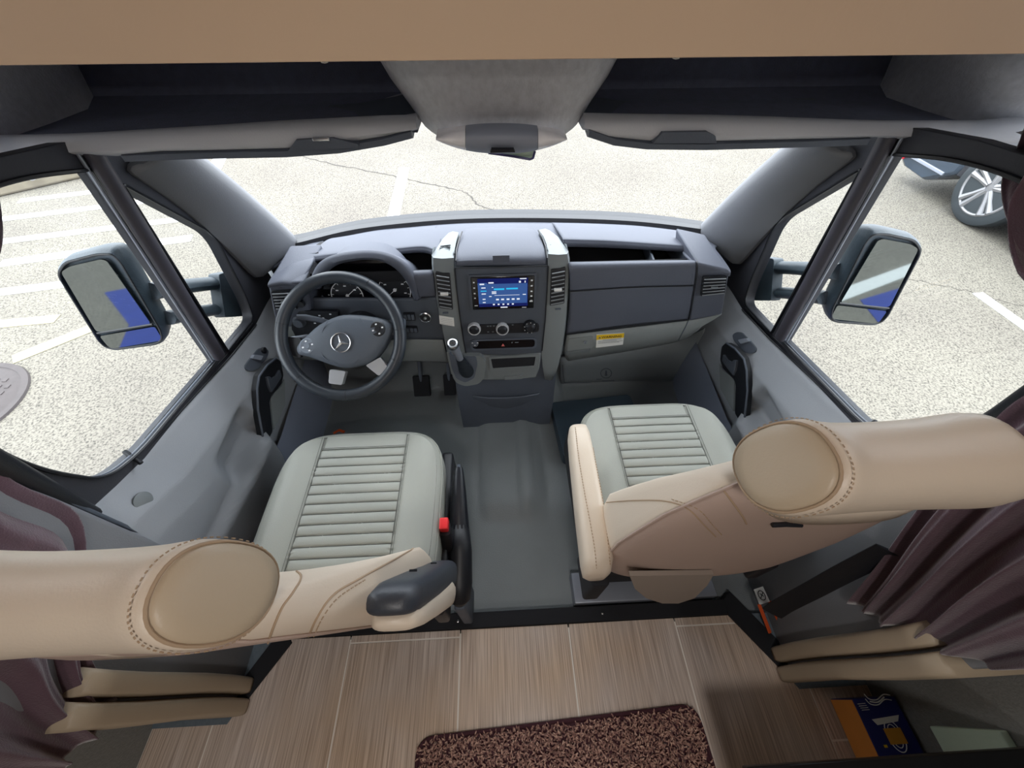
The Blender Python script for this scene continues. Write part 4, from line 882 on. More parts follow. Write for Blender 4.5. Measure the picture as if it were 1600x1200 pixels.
# head unit
hu = thing('car_stereo', 'black touchscreen car stereo showing a blue music screen, set in the centre console', 'car stereo', K(787, 458))
hm = frame(K(786, 457, .006), (1, .0, 0), (0, .2, 1))
q = MB(hm); q.box((0, 0, -.01), (.196, .112, .03), ch=.004); q.build('casing', gloss, hu)
q = MB(hm); q.plate(rrect(.206, .122, .004, z=-.002), (0, 0, .006), [rrect(.194, .110, .003, z=-.002)]); q.build('surround', dgrey, hu)
q = MB(hm); q.plate([(x, y, .0056) for x, y in ((-.077, -.045), (.077, -.045), (.077, .049), (-.077, .049))], (0, 0, .0004)); sc_ = q.build('screen', scrd, hu)
q = MB(hm); q.plate([(x, y, .0062) for x, y in ((-.077, -.034), (.075, -.034), (.075, .032), (-.048, .032), (-.048, .036), (-.077, .036))], (0, 0, .0003)); q.build('screen_window', scr, sc_)
q = MB(hm)
def bar(x, y, w_, h): q.box((x, y, .0068), (w_, h, .0004))
for y in (.020, .0, -.018, -.029): bar(-.060, y, .013 if y > -.01 else .009, .003)
bar(-.064, .032, .014, .004); bar(-.036, .036, .016, .004); bar(-.028, .006, .014, .003); bar(-.028, .001, .014, .003); bar(-.032, .021, .004, .002)
bar(.012, -.006, .078, .001); bar(.066, -.005, .010, .0025); bar(-.04, -.009, .008, .0025)
for x in (-.018, -.002, .015, .031, .047): bar(x, -.020, .009, .005)
for x in (-.030, -.015, .0, .015, .030): bar(x, -.037, .006, .0045)
bar(.062, .047, .020, .003); bar(.052, .037, .006, .006); bar(.068, .037, .003, .006); bar(.002, -.0475, .022, .0035)
q.build('screen_text', scrw, sc_)
q = MB(hm); q.box((-.012, .0145, .0068), (.032, .0055, .0004)); q.box((.028, .0155, .0068), (.036, .005, .0004)); q.box((-.060, .0095, .0068), (.018, .003, .0004)); q.build('song_title', scrc, sc_)
q = MB(hm)
for y in (.040, .022, .004, -.012, -.028):
    q.box((.0885, y, .0055), (.006, .004, .001)); 
    if y > -.02: q.box((-.088, y-.002, .0055), (.005, .0035, .001))
q.box((-.086, -.040, .0055), (.010, .002, .001)); q.box((.088, -.030, .0055), (.010, .004, .001)); q.box((.066, -.0505, .0055), (.014, .002, .001)); q.build('side_keys', icon, hu)

# ---------------- gear selector
gs = thing('gear_shifter', 'gear lever with silver topped knob rising from a leather boot on the console', 'gear lever', K(722, 580))
gpts = [(697, 548), (712, 556), (752, 556), (759, 566), (757, 590), (748, 600), (727, 604), (712, 598), (704, 580)]
q = MB(); q.plate(rnd([K(u, v, .020) for u, v in gpts], .012, 4), (0, .04, 0)); q.build('surround', silver, gs, bevel=.004)
gpt2 = [(701, 551), (712, 559), (744, 558), (746, 570), (741, 591), (727, 598), (713, 592), (706, 576)]
q = MB(); q.plate(rnd([K(u, v, .025) for u, v in gpt2], .01, 4), (0, .01, 0)); q.build('gate_plate', slate, gs)
b0 = K(729, 580, .026); kn = K(707.5, 538, .075)
q = MB(); rings = []
for k in range(9):
    t = k/8; c = lerp(b0, lerp(b0, kn, .55), t); r = lerp(.026, .012, t**.7)*(1+.06*sin(k*pi)); sq = []
    for j in range(20):
        a = 2*pi*j/20; e_ = 1+(.12*(1 if k % 2 else -1))*(1 if True else 0)*.6; sq.append(c+V((cos(a)*r*e_*1.05, 0, 0))+V((0, .2, 1)).normalized()*sin(a)*r*e_*1.3)
    rings.append(sq)
q.loft(rings); q.build('leather_boot', leather, gs, ang=60)
axd = (kn-b0).normalized(); q = MB(); q.tube([lerp(b0, kn, .5), lerp(b0, kn, .75), kn-axd*.012], [.012, .014, .0165], 18); q.build('knob_stem', steel, gs)
q = MB(); kax = (CAMP-kn).normalized()*.5+V((0, 0, 1)); q.lathe([(.016, -.014), (.0195, -.004), (.0195, .004), (.016, .009), (.0, .010)], 28, kn, kax); kb = q.build('knob', chrome, gs)
kf = frame(kn+kax.normalized()*.0103, (1, 0, 0), V((0, 1, .2))); q = MB(); q.lathe([(.011, .0098), (.011, .0112), (0, .0112)], 24, kn, kax); q.build('knob_disc', black, kb)
a1 = V((1, 0, 0)); a1 = (a1-kax.normalized()*a1.dot(kax.normalized())).normalized(); a2 = kax.normalized().cross(a1)
q = MB()
for k in range(3):
    a = pi/2+2*pi*k/3; d_ = a1*cos(a)+a2*sin(a); c0 = kn+kax.normalized()*.0118; q.tube([c0, c0+d_*.009], [.0018, .0005], 6)
q.build('star_emblem', chrome, kb)

# ================================================================== STEERING WHEEL
WN = V((0, -.70, .714)); W0 = P(533, 526.5, 'y', .815)
sw = thing('steering_wheel', 'dark grey leather steering wheel turned slightly left, with two silver spokes and star badge', 'steering wheel', W0)
wc = WN.dot(W0)
def Wp(u, v, o=0): return PP(u, v, WN, wc+o)
up = V((0, .714, .70)); fw = frame(W0, (1, 0, 0), up)
RR = (Wp(626, 526)-Wp(440, 526)).length/2; print('wheel R', RR)
mw = fw @ M.Rotation(R(17), 4, 'Z')
q = MB(mw); q.tube([(cos(2*pi*k/72)*RR, sin(2*pi*k/72)*RR, 0) for k in range(72)], .0170, 16, closed=True, up=(0, 0, 1)); q.build('rim', leather, sw)
q = MB(mw)
for a in (R(148), R(205), R(258-3), R(-12), R(42), R(318)):
    c = V((cos(a)*RR, sin(a)*RR, 0)); t = V((-sin(a), cos(a), 0)); rd = V((cos(a), sin(a), 0)); q.tube([c+rd*cos(b)*.0172+V((0, 0, 1))*sin(b)*.0172 for b in [2*pi*k/20 for k in range(20)]], .0007, 5, closed=True)
q.tube([(cos(a)*(RR-.0168), sin(a)*(RR-.0168), .004) for a in [R(200+k*1.7) for k in range(90)]], .0007, 5); q.build('rim_seam', black, sw)
# hub
hubo = [(466, 541), (478, 528), (500, 508), (530, 494), (556, 492), (590, 496), (607, 502), (614, 511), (611, 523), (600, 545), (583, 565), (560, 573), (538, 575), (510, 567), (485, 558), (468, 553)]
hc = Wp(536, 533)
def hring(k, o): return [hc+(Wp(u, v)-hc)*k+WN*o for u, v in hubo]
def hsm(k, o): return spline(hring(k, o), 3, True)
q = MB(); q.loft([hsm(.95, -.045), hsm(1.0, -.02), hsm(1.0, .004), hsm(.96, .012), hsm(.8, .018), hsm(.5, .022), hsm(.15, .023)]); q.build('airbag_hub', hub, sw, ang=50)
q = MB(); pad = [(512, 503), (530, 496), (560, 495), (574, 510), (574, 535), (568, 556), (552, 568), (530, 569), (505, 563)]
q.tube(spline([Wp(u, v, .0195) for u, v in [(511, 503), (503, 520), (500, 540), (506, 558), (520, 567)]], 5), .0008, 5); q.tube(spline([Wp(u, v, .0185) for u, v in [(562, 497), (573, 512), (574, 532), (567, 552), (553, 567)]], 5), .0008, 5); q.build('hub_seam', slate, sw)
def wheelpad(u, v, m_):
    q = MB(frame(Wp(u, v, .017), (1, 0, 0), up)); q.lathe([(.0215, -.008), (.0215, .001), (.019, .003), (.008, .002), (.007, .004), (0, .004)], 28); b_ = q.build('button_pad', m_, sw)
    q = MB(frame(Wp(u, v, .0205), (1, 0, 0), up)@M.Rotation(R(17), 4, 'Z'))
    for x, y in ((.0135, 0), (-.0135, 0), (0, .0135), (0, -.0135)): q.box((x, y, 0), (.005, .004, .0006))
    q.build('button_marks', icon, b_)
wheelpad(480.5, 540.5, mat('pad_grey', (112, 120, 132), .45)); wheelpad(590, 514, black)
for quad in ([(515, 577), (540, 580), (534, 602), (513, 599)], [(571, 571), (594, 558), (606, 574), (592, 588)]):
    q = MB(); A = [Wp(u, v, .010) for u, v in quad]; q.plate(rnd(A, .006, 3), -WN*.02); q.build('spoke', satin, sw, bevel=.004)
for quad in ([(436, 525), (470, 528), (470, 560), (442, 550)], [(606, 500), (632, 497), (632, 520), (610, 524)]):
    q = MB(); A = [Wp(u, v, -.008) for u, v in quad]; q.plate(rnd(A, .008, 3), -WN*.014); q.build('spoke', black if quad[0][0] < 500 else hub, sw)
# star badge
bm_ = frame(Wp(533, 535, .0235), (1, 0, 0), up)@M.Rotation(R(17), 4, 'Z')
q = MB(bm_); q.tube([(cos(2*pi*k/40)*.0265, sin(2*pi*k/40)*.0265, .002) for k in range(40)], .0019, 8, closed=True); bd = q.build('badge_ring', chrome, sw)
q = MB(bm_); q.lathe([(.026, -.004), (.026, .0005), (0, .0005)], 32); q.build('badge_disc', dgrey, bd)
q = MB(bm_)
for k in range(3):
    a = pi/2+2*pi*k/3; e = V((cos(a), sin(a), 0)); s1 = V((cos(a+pi/3), sin(a+pi/3), 0))*.0052; s2 = V((cos(a-pi/3), sin(a-pi/3), 0))*.0052
    q.add([V((0, 0, .004)), e*.0262+V((0, 0, .001)), s1+V((0, 0, .001)), s2+V((0, 0, .001))], [(0, 1, 2), (0, 3, 1)])
q.build('star_emblem', chrome, bd)
# column shroud + stalks
q = MB(); c0 = W0-WN*.05; c1 = V((W0.x, 1.06, .52)); rings = []
for t in (0, .3, .7, 1):
    c = lerp(c0, c1, t); w_ = lerp(.055, .075, t); rings.append([c+V((cos(a)*w_, 0, 0))+up*sin(a)*w_*1.0 for a in [2*pi*k/20 for k in range(20)]])
q.loft(rings); cs = q.build('column_shroud', black, sw)
q = MB(); q.tube([Wp(520, 505, -.05), Wp(500, 500, -.04), Wp(478, 496, -.035), Wp(464, 495, -.03)], [.006, .008, .009, .007], 12); q.build('turn_stalk', slate, cs)
q = MB(); q.tube([Wp(510, 528, -.05), Wp(480, 527, -.045), Wp(456, 530, -.045)], [.006, .009, .008], 12); q.build('cruise_stalk', steel, cs)
# ================================================================== SEATS
def seamline(bv, px, r, name, m, parent, n=8, lift=.0006, dash_=None):
    pts = [onto(bv, p[0], p[1], lift) for p in spline([(u, v, 0) for u, v in px], n)]
    pts = [p for p in pts if p is not None]
    if len(pts) < 3: return None
    q = MB()
    if dash_:
        L = [0]; 
        for a, b_ in zip(pts, pts[1:]): L.append(L[-1]+(b_-a).length)
        s_ = 0; k = 0
        while s_ < L[-1]:
            e_ = min(s_+dash_*.6, L[-1]); seg = []
            for ss in (s_, (s_+e_)/2, e_):
                j = max(i for i in range(len(L)) if L[i] <= ss+1e-9); j = min(j, len(L)-2); t = (ss-L[j])/max(1e-9, L[j+1]-L[j]); seg.append(lerp(pts[j], pts[j+1], t))
            if (seg[2]-seg[0]).length > 1e-4: q.tube(seg, r, 5)
            s_ += dash_
    else: q.tube(pts, r, 6)
    return q.build(name, m, parent)
def se(a, p): return math.copysign(abs(cos(a))**p, cos(a)), math.copysign(abs(sin(a))**p, sin(a))
def seat(nm, label, cx, s, dy, lean, hx, hth, hsh, thr, L_):
    """s = +1 when the aisle side is +x"""
    root = thing(nm, label, 'seat', (cx, .42+dy, .0), 'cab seats')
    hw, yf, yb, zt = .232, .640+dy, .16+dy, .47
    # ---- cushion
    def outl(k, off=0):
        a = 2*pi*k/96; p = .42; c, s_ = se(a, p)
        y = (yf+yb)/2+s_*(yf-yb)/2; x = cx+c*hw*(1-.05*max(0, s_)**3)
        return V((x, y, 0))
    cen = V((cx, (yf+yb)/2, 0)); q = MB(); rings = []
    for k, (sc_, z) in enumerate(((.93, .335), (.985, .35), (1.0, .38), (1.0, .43), (.992, .452), (.97, .465), (.93, .471))): rings.append([cen+(outl(j)-cen)*sc_+V((0, 0, z)) for j in range(96)])
    q.loft(rings, cap=False); cu_ = None
    xs = (cx-.12, cx+.12); lines = [.575+dy-.027*k for k in range(15)]
    nu, nv = 84, 210
    def top_(a, b_):
        # concentric-square map from the rounded outline to a regular field
        gx, gy = 2*a-1, 2*b_-1; p = .42
        r = max(abs(gx), abs(gy)); 
        if r < 1e-6: X, Y = 0, 0
        else:
            ang = math.atan2(gy, gx); c, s_ = cos(ang), sin(ang); m_ = max(abs(c), abs(s_)); 
            R_ = 1/((abs(c)**(2/p)+abs(s_)**(2/p))**(p/2)); X, Y = c*R_*r, s_*R_*r
        x = cx+X*hw*.93*(1-.05*max(0, Y)**3); y = (yf+yb)/2+Y*(yf-yb)/2*.93
        z = .471+.008*(1-r**4)
        l = (x-cx)
        z += .010*smooth(.12, .18, abs(l))*(1-smooth(.19, .23, abs(l)))
        for xx in xs: z -= .0035*math.exp(-((x-xx)/.0022)**2)
        if abs(l) < .12:
            for yy in lines: 
                dd = abs(y-yy)
                if dd < .01: z -= .003*math.exp(-(dd/.0018)**2)
            ph = ((y-lines[0])/.027) % 1.0
            if y < lines[0]: z += .0022*sin(pi*ph)
        return V((x, y, z))
    q.grid(top_, nu, nv); cu_ = q.build('seat_cushion', seatg, root, ang=60)
    q = MB()
    for xx in xs:
        q.tube([V((xx+.0022*0, lerp(.2+dy, .615+dy, t), .4795-.0015)) for t in (0, .3, .6, 1)], .0011, 6)
        q.tube([V((xx+math.copysign(.006, xx-cx), lerp(.2+dy, .615+dy, t), .4803)) for t in (0, .3, .6, 1)], .0006, 5)
    for yy in lines:
        q.tube([V((lerp(xs[0], xs[1], t), yy, .4772)) for t in (0, .25, .5, .75, 1)], .0010, 5)
    q.tube([V((lerp(xs[0], xs[1], t), lines[0]+.004, .4785)) for t in (0, .25, .5, .75, 1)], .0007, 5)
    q.build('cushion_seam', seam, root)
    q = MB(); q.tube([cen+(outl(j)-cen)*.985+V((0, 0, .458)) for j in range(96)], .0022, 6, closed=True); q.build('cushion_piping', seatg, root)
    # ---- plastic side shields and pedestal
    q = MB(); q.box((cx+s*.228, .38+dy, .33), (.035, .44, .13), ch=.012); q.build('side_shield', black, root); q = MB(); q.box((cx-s*.228, .38+dy, .33), (.035, .44, .13), ch=.012); q.build('side_shield', black, root)
    q = MB(); q.box((cx, .40+dy, .285), (.42, .42, .06), ch=.008); q.build('seat_frame', bmatte, root)
    q = MB(); q.loft([[V((cx+a*w_, .40+dy+b_*d_, z)) for a, b_ in ((-1, -1), (1, -1), (1, 1), (-1, 1))] for w_, d_, z in ((.20, .19, -.0), (.20, .19, .02), (.185, .175, .03), (.175, .165, .26))]); q.build('pedestal', steel if s < 0 else slate, root, bevel=.005)
    # ---- backrest
    def prof(z):
        pts = [(.36, .165, .255, .205, .02), (.45, .135, .235, .228, .035), (.55, .118, .215, .235, .066), (.66, .100, .190, .236, .074), (.75, .085, .168, .222, .058), (.84, .070, .152, .200, .034), (.91, .058, .138, .170, .014), (.955, .050, .126, .150, .004), (1.01, .050, .108, .115, .0)]
        for a, b_ in zip(pts, pts[1:]):
            if z <= b_[0]: t = (z-a[0])/(b_[0]-a[0]); return [lerp(x, y, t) for x, y in zip(a[1:], b_[1:])]
        return pts[-1][1:]
    zz = [.36, .38, .42, .48, .54, .60, .66, .72, .78, .84, .88, .92, .95, .975, .995, 1.01]; rings = []
    N_ = 56
    for z in zz:
        yr, yf_, w_, bol = prof(z); sh_ = dy+lean*(z-.45); k_ = 1
        if z < .40: w_ *= .9+.1*(z-.36)/.04
        r_ = []
        for j in range(N_):
            a = 2*pi*j/N_; c, s_ = se(a, .55); x = cx+c*w_; yc_ = (yr+yf_)/2; hd_ = (yf_-yr)/2
            y = yc_+s_*hd_
            if s_ > 0: y += bol*abs(c)**2.5*min(1, s_*1.6+.25)
            else: y += .012*abs(c)**3
            r_.append(V((x, y+sh_, z)))
        rings.append(r_)
    q = MB(); q.loft(rings); 
    F = []; n0 = len(q.mi)
    for i in range(len(zz)-1):
        for j in range(N_):
            a = 2*pi*(j+.5)/N_
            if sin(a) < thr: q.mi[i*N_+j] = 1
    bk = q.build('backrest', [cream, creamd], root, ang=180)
    # piping where front cover meets back panel
    for sg in (1, -1):
        jj = [j for j in range(N_) if abs(2*pi*j/N_-(pi+math.asin(-thr) if sg < 0 else 2*pi-math.asin(-thr))) < 2*pi/N_*.51][0]
        q = MB(); q.tube([r_[jj]+V((sg*.001, -.001, 0)) for r_ in rings[1:-1]], .0022, 6); q.build('back_piping', creamd, root)
    # ---- headrest
    hy, hz = .078+dy+lean*.60+hsh, 1.042
    def hring(t, k=1.0):
        # t -1..1 along x
        fl = 1+.10*abs(t)**2-.05; r_ = []
        for j in range(40):
            a = 2*pi*j/40; c, s_ = se(a, .86); dy_ = c*hth*fl*k; dz_ = s_*.054*fl*k
            # lean the oval with the back
            sh_ = -s*.024*(dz_/.052)*smooth(.3, 1, s*t); r_.append(V((hx+t*L_+sh_, hy+dy_-dz_*.12, hz+dz_+.008*abs(t)**3)))
        return r_
    q = MB(); ts = [(-1.06, .35), (-1.05, .62), (-1.02, .86), (-.97, .95), (-.90, .99)]+[(-.8+.16*k, 1) for k in range(11)]+[(.90, .99), (.97, .95), (1.02, .93), (1.05, .80), (1.06, .35)]
    q.loft([hring(t, k) for t, k in ts])
    hr = q.build('headrest', creamd if False else cream, root, ang=180)
    # oval end cap on the aisle side
    q = MB(); q.loft([hring(s*t, k) for t, k in ((1.00, .86), (1.035, .86), (1.075, .80), (1.10, .58), (1.105, .2))]); cp = q.build('headrest_end_cap', taupe, hr, ang=180)
    q = MB(); q.tube(hring(s*1.03, .885), .0018, 8, closed=True); q.build('end_piping', thread, hr)
    q = MB(); rg = hring(s*.975, .995); M_ = 130
    pts = []
    for k in range(M_):
        f_ = k/M_*40; a, b_ = rg[int(f_) % 40], rg[(int(f_)+1) % 40]; pts.append(lerp(a, b_, f_-int(f_)))
    for k in range(0, M_, 2): q.tube([pts[k], pts[(k+1) % M_]], .0007, 5)
    q.build('stitching', thread, hr)
    # link between headrest and backrest
    q = MB(); q.loft([[V((hx+c*.10, hy-.004+s_*.036, z)) for c, s_ in [se(2*pi*j/28, .7) for j in range(28)]] for z in (.96, .99, 1.02)]); q.build('headrest_collar', cream, root, ang=180)
    return root, bk, hr, cu_
ds, dbk, dhr, dcu = seat('driver_seat', 'cream and grey driver seat on the left with armrest folded up and a red buckle', -.42, 1, 0, 0, -.415, .046, .012, -.75, .124)
ps, pbk, phr, pcu = seat('passenger_seat', 'cream and grey passenger seat on the right with its long armrest lowered', .435, -1, .066, .12, .412, .054, -.026, -.25, .112)
bvd, bvp = bvh_of(dbk), bvh_of(pbk)
seamline(bvd, [(448, 886), (470, 900), (458, 925), (440, 950), (425, 985), (419, 1004)], .0014, 'cover_seam', thread, ds)
seamline(bvd, [(655, 852), (620, 872), (560, 905), (520, 930), (495, 965), (480, 1000)], .0014, 'cover_seam', thread, ds)
seamline(bvd, [(570, 906), (528, 934), (503, 966), (488, 1000)], .0009, 'cover_stitching', thread, ds, dash_=.008)
seamline(bvp, [(948, 785), (990, 782), (1040, 783), (1075, 795), (1100, 820), (1118, 838)], .0012, 'cover_seam', thread, ps)
seamline(bvp, [(1050, 780), (1090, 795), (1112, 818), (1128, 836)], .0009, 'cover_stitching', thread, ps, dash_=.008)
seamline(bvp, [(1128, 762), (1145, 785), (1160, 806), (1166, 818)], .0014, 'cover_seam', thread, ps)
# driver: armrest folded up, hinge, buckle
A = V((-.170, .215, .50)); B = V((-.170, .092, .895)); ax_ = (B-A).normalized(); nf = V((0, 1, 0)); nf = (nf-ax_*nf.dot(ax_)).normalized(); xx_ = V((1, 0, 0))
def arm_ring(c, hw_, f0, f1, n=24, p=.6): return [c+xx_*cc_*hw_+nf*(lerp(f0, f1, .5)+ss_*(f1-f0)/2) for cc_, ss_ in [se(2*pi*j/n, p) for j in range(n)]]
q = MB(); q.loft([arm_ring(A-ax_*.03, .030, -.02, .03), arm_ring(A, .036, -.02, .038), arm_ring(lerp(A, B, .5), .036, -.015, .035), arm_ring(lerp(A, B, .9), .034, -.012, .032), arm_ring(B, .030, -.006, .024), arm_ring(B+ax_*.008, .015, .0, .015)]); ar = q.build('armrest_shell', mat('armrest_charcoal', (52, 56, 64), .45, .2, 300), ds, ang=180)
q = MB(); q.loft([arm_ring(A+ax_*.02, .036, -.040, -.008), arm_ring(lerp(A, B, .2), .042, -.048, .006), arm_ring(lerp(A, B, .55), .039, -.040, .0), arm_ring(lerp(A, B, .8), .035, -.034, -.0), arm_ring(lerp(A, B, .93), .031, -.028, .0), arm_ring(lerp(A, B, .96), .022, -.02, -.01)]); q.build('armrest_pad', cream, ds, ang=180)
for t in (.25, .7):
    q = MB(); c = lerp(A, B, t)+nf*.037; q.box(c, (.012, .003, .003)); q.build('shell_slot', bmatte, ar)
q = MB(); q.box((-.178, .352, .455), (.022, .03, .028), ch=.004); bkl = q.build('buckle_release', red, ds)
q = MB(); q.loft([[V((-.178+c*w_, y+s_*t_, z)) for c, s_ in [se(2*pi*j/16, .5) for j in range(16)]] for w_, t_, y, z in ((.015, .010, .31, .36), (.017, .015, .325, .40), (.016, .017, .345, .445))]); q.build('buckle_body', black, ds)
q = MB(); q.tube([V((-.178, .312, .37)), V((-.18, .29, .30)), V((-.185, .27, .2))], [.012, .010, .010], 10, flat=.4); q.build('buckle_stalk', black, ds)
# passenger: lowered armrest
q = MB(); rings = []
for y, hw_, z0, z1, x in ((.19, .018, .52, .565, .172), (.197, .029, .51, .585, .172), (.22, .034, .505, .60, .175), (.34, .033, .51, .603, .178), (.46, .031, .52, .605, .181), (.53, .028, .525, .603, .183), (.552, .024, .535, .595, .184), (.558, .015, .55, .58, .184)):
    rings.append([V((x+c*hw_, y, (z0+z1)/2+s_*(z1-z0)/2)) for c, s_ in [se(2*pi*j/28, .62) for j in range(28)]])
q.loft(rings); pa = q.build('armrest', cream, ps, ang=180); bva = bvh_of(pa)
seamline(bva, [(899, 668), (905, 720), (917, 790), (928, 850), (932, 888)], .0011, 'armrest_stitching', thread, pa, dash_=.007, n=12)
seamline(bva, [(921, 668), (930, 720), (943, 790), (950, 850), (953, 882)], .0011, 'armrest_stitching', thread, pa, dash_=.007, n=12)
q = MB(); q.box((.185, .23, .44), (.04, .10, .16), ch=.01); q.build('armrest_bracket', bmatte, ps)
q = MB(); c = [P(u, v, 'y', .185) for u, v in ((984, 900), (992, 920), (1010, 935), (1035, 943), (1060, 943), (1085, 935), (1105, 915), (1115, 898))]; q.plate(c, (0, .01, 0)); q.build('cover_skirt', mat('skirt_taupe', (150, 138, 128), .7), ps)
q = MB(); q.box((.42, .265, .04), (.46, .09, .06), ch=.004); q.build('seat_rail', steel, ps)
q = MB(); q.box((.42, .30, .15), (.40, .06, .12), ch=.01); q.build('rail_lining', bmatte, ps)
q = MB(); p = P(1228, 818, 'y', .12); bb = [onto(bvp, u, v, .003) for u, v in ((1205, 817), (1225, 816), (1250, 817))]; bb = [b_ for b_ in bb if b_]
if len(bb) > 1: q.tube(bb, .004, 8); q.build('headrest_release', black, ps)

# ================================================================== THINGS IN THE CAB
hbk = thing('handbrake_lever', 'long black handbrake lever standing between the driver seat and the aisle', 'handbrake', (-.148, .2, .2))
h0, h1 = P(718, 938, 'x', -.148), P(717, 730, 'x', -.148)
q = MB(); q.tube([h0+V((0, -.0, -.02)), h0+V((0, .006, 0)), lerp(h0, h1, .12), lerp(h0, h1, .35), lerp(h0, h1, .55)], [.016, .029, .034, .034, .027], 18); q.build('rubber_boot', black, hbk, ang=180)
q = MB(); q.tube([lerp(h0, h1, .52), lerp(h0, h1, .56), lerp(h0, h1, .8), lerp(h0, h1, .97), h1], [.028, .027, .020, .013, .010], 16); q.build('grip', mat('grip_black', (30, 33, 40), .35), hbk)
q = MB(); q.tube([h1, h1+(h1-h0).normalized()*.008], [.006, .005], 10); q.build('release_button', slate, hbk)
q = MB(); q.box(h0+V((-.0, .03, -.16)), (.03, .10, .30), ch=.008); q.build('lever_mount', slate, hbk)
# black flat box on the passenger floor
bc = [gp(860, 628, .08), gp(990, 614, .08), gp(1015, 720, .08), gp(880, 716, .08)]
q = MB(); q.plate(rnd([V((.200, 1.005, 0.002)), V((.56, 1.035, .002)), V((.585, .74, .002)), V((.222, .73, .002))], .02, 4), (0, 0, .075))
tag(q.build('storage_case', mat('blue_black_plastic', (66, 80, 92), .5, .2, 200), bevel=.006), 'flat blue black case lying on the passenger floor in front of the seat', 'case')
# pedals
for k, (x, w_) in enumerate(((-.36, .07), (-.24, .05))):
    pd = thing('pedal', ('wide black brake pedal' if k == 0 else 'narrow black accelerator pedal')+' in the dark driver footwell', 'pedal', (x, 1.1, .1))
    q = MB(); q.box((x, 1.06, .16), (w_, .02, .09), M.Rotation(R(-35), 3, 'X'), ch=.004); q.build('pad', bmatte, pd)
    q = MB(); q.tube([V((x, 1.07, .18)), V((x, 1.16, .34)), V((x, 1.2, .42))], .008, 8); q.build('arm', slate, pd)
tg = MB(); tg.tube([P(u, v, 'z', .10) for u, v in ((521, 677), (530, 672), (538, 675))], .006, 8, flat=.4); tag(tg.build('webbing_loop', orange), 'small orange webbing loop poking out beside the driver seat front', 'strap')
# seat belt strap + tagged orange loops behind passenger seat
q = MB(); sp_ = [P(u, v, 'x', x) for u, v, x in ((1206, 958, .71), (1226, 945, .717), (1266, 924, .73), (1320, 895, .745), (1390, 860, .76))]
q.tube(spline(sp_, 5), .026, 10, flat=.12, up=(0, 0, 1)); tag(q.build('seat_belt', black), 'black seat belt webbing slanting from the floor up behind the passenger seat', 'seat belt')
bt = thing('tagged_strap', 'white printed tag on two orange loops beside the passenger seat base', 'strap', (.72, .2, .06))
tg_ = [P(u, v, 'z', .12) for u, v in ((1178, 921), (1192, 916), (1203, 940), (1187, 945))]
q = MB(); q.plate(tg_, (0, 0, -.002)); tw = q.build('tag', white, bt)
cq = sum(tg_, V((0, 0, 0)))/4; q = MB(); q.tube([cq+V((cos(a)*.010, sin(a)*.013, .001)) for a in [2*pi*k/20 for k in range(20)]], .0012, 5, closed=True); q.tube([cq+V((-.007, -.008, .001)), cq+V((.007, .008, .001))], .0012, 5); q.tube([cq+V((-.004, .005, .001)), cq+V((.005, -.003, .001))], .0012, 5); q.build('printed_symbol', ink, tw)
for a, b_ in (((1186, 944), (1203, 988)), ((1203, 940), (1222, 982))):
    q = MB(); q.tube([P(a[0], a[1], 'z', .118), P((a[0]+b_[0])/2, (a[1]+b_[1])/2, 'z', .10), P(b_[0], b_[1], 'z', .065)], .006, 8, flat=.5); q.build('loop', orange, bt)

# ---------------- curtains
def curtain(nm, lab, front, rear, xf, sx, nf_, amp, rows=60, cols=130):
    fr_, re_ = spline([(0, y, z) for y, z in front], 12), spline([(0, y, z) for y, z in rear], 12)
    def at(l, t): f_ = t*(len(l)-1); i = min(int(f_), len(l)-2); return lerp(l[i], l[i+1], f_-i)
    def fn(a, b_):
        t, s_ = a, b_; p = lerp(at(fr_, t), at(re_, t), s_); ph = s_*nf_*2*pi+sin(t*3)*.6
        am = amp*(.9-.35*t); x = xf(t)+am*sin(ph)+am*.35*sin(ph*2.3+t*4)
        return V((sx*x, p.y+am*.22*cos(ph), p.z+.012*sin(ph*.5)*smooth(.8, 1, t)))
    q = MB(); q.grid(fn, rows, cols); return tag(q.build(nm, curt, ang=180, solid=.003), lab, 'curtain', 'cab curtains')
curtain('curtain', 'plum brown curtain hanging in folds behind the passenger seat', [(.66, 1.33), (.60, 1.23), (.572, 1.185), (.49, 1.145), (.38, 1.14), (.31, 1.06), (.300, .96), (.24, .76), (.18, .59), (.130, .43)],
        [(.30, 1.33), (.24, 1.2), (.16, 1.1), (.09, 1.0), (.04, .9), (-.0, .82), (-.0, .76), (-.0, .70), (-.0, .65)], lambda t: .77-.03*sin(pi*t), 1, 4.5, .022)
curtain('curtain', 'plum brown curtain bunched beside the driver seat headrest', [(.78, 1.34), (.70, 1.25), (.655, 1.185), (.56, 1.11), (.45, 1.14), (.36, 1.1), (.30, .90), (.285, .76), (.16, .66), (.09, .60), (.03, .50)],
        [(.30, 1.3), (.22, 1.2), (.14, 1.1), (.06, 1.0), (.0, .92), (-.03, .82), (-.06, .72), (-.06, .64), (-.06, .58), (-.06, .54)], lambda t: .775+.01*sin(pi*t), -1, 3, .018)
# ---------------- padded bulkhead edges
for sx, sd in ((1, 'right'), (-1, 'left')):
    t_ = thing('padded_partition', 'cream padded double roll partition edge on the %s behind the %s seat' % (sd, 'passenger' if sx > 0 else 'driver'), 'partition', (sx*.87, .04, .05))
    for k, (y0, y1, xi_) in enumerate(((.038, .082, .757), (-.008, .034, .752))):
        q = MB(); q.loft([[V((sx*((xi_+.99)/2+c*(.99-xi_)/2), (y0+y1)/2+s_*(y1-y0)/2+.004*sin(z*9), z)) for c, s_ in [se(2*pi*j/36, .35) for j in range(36)]] for z in (.058, .07, .15, .25, .35, .45, .54, .60)]); q.build('padded_roll', creamw, t_, ang=180)
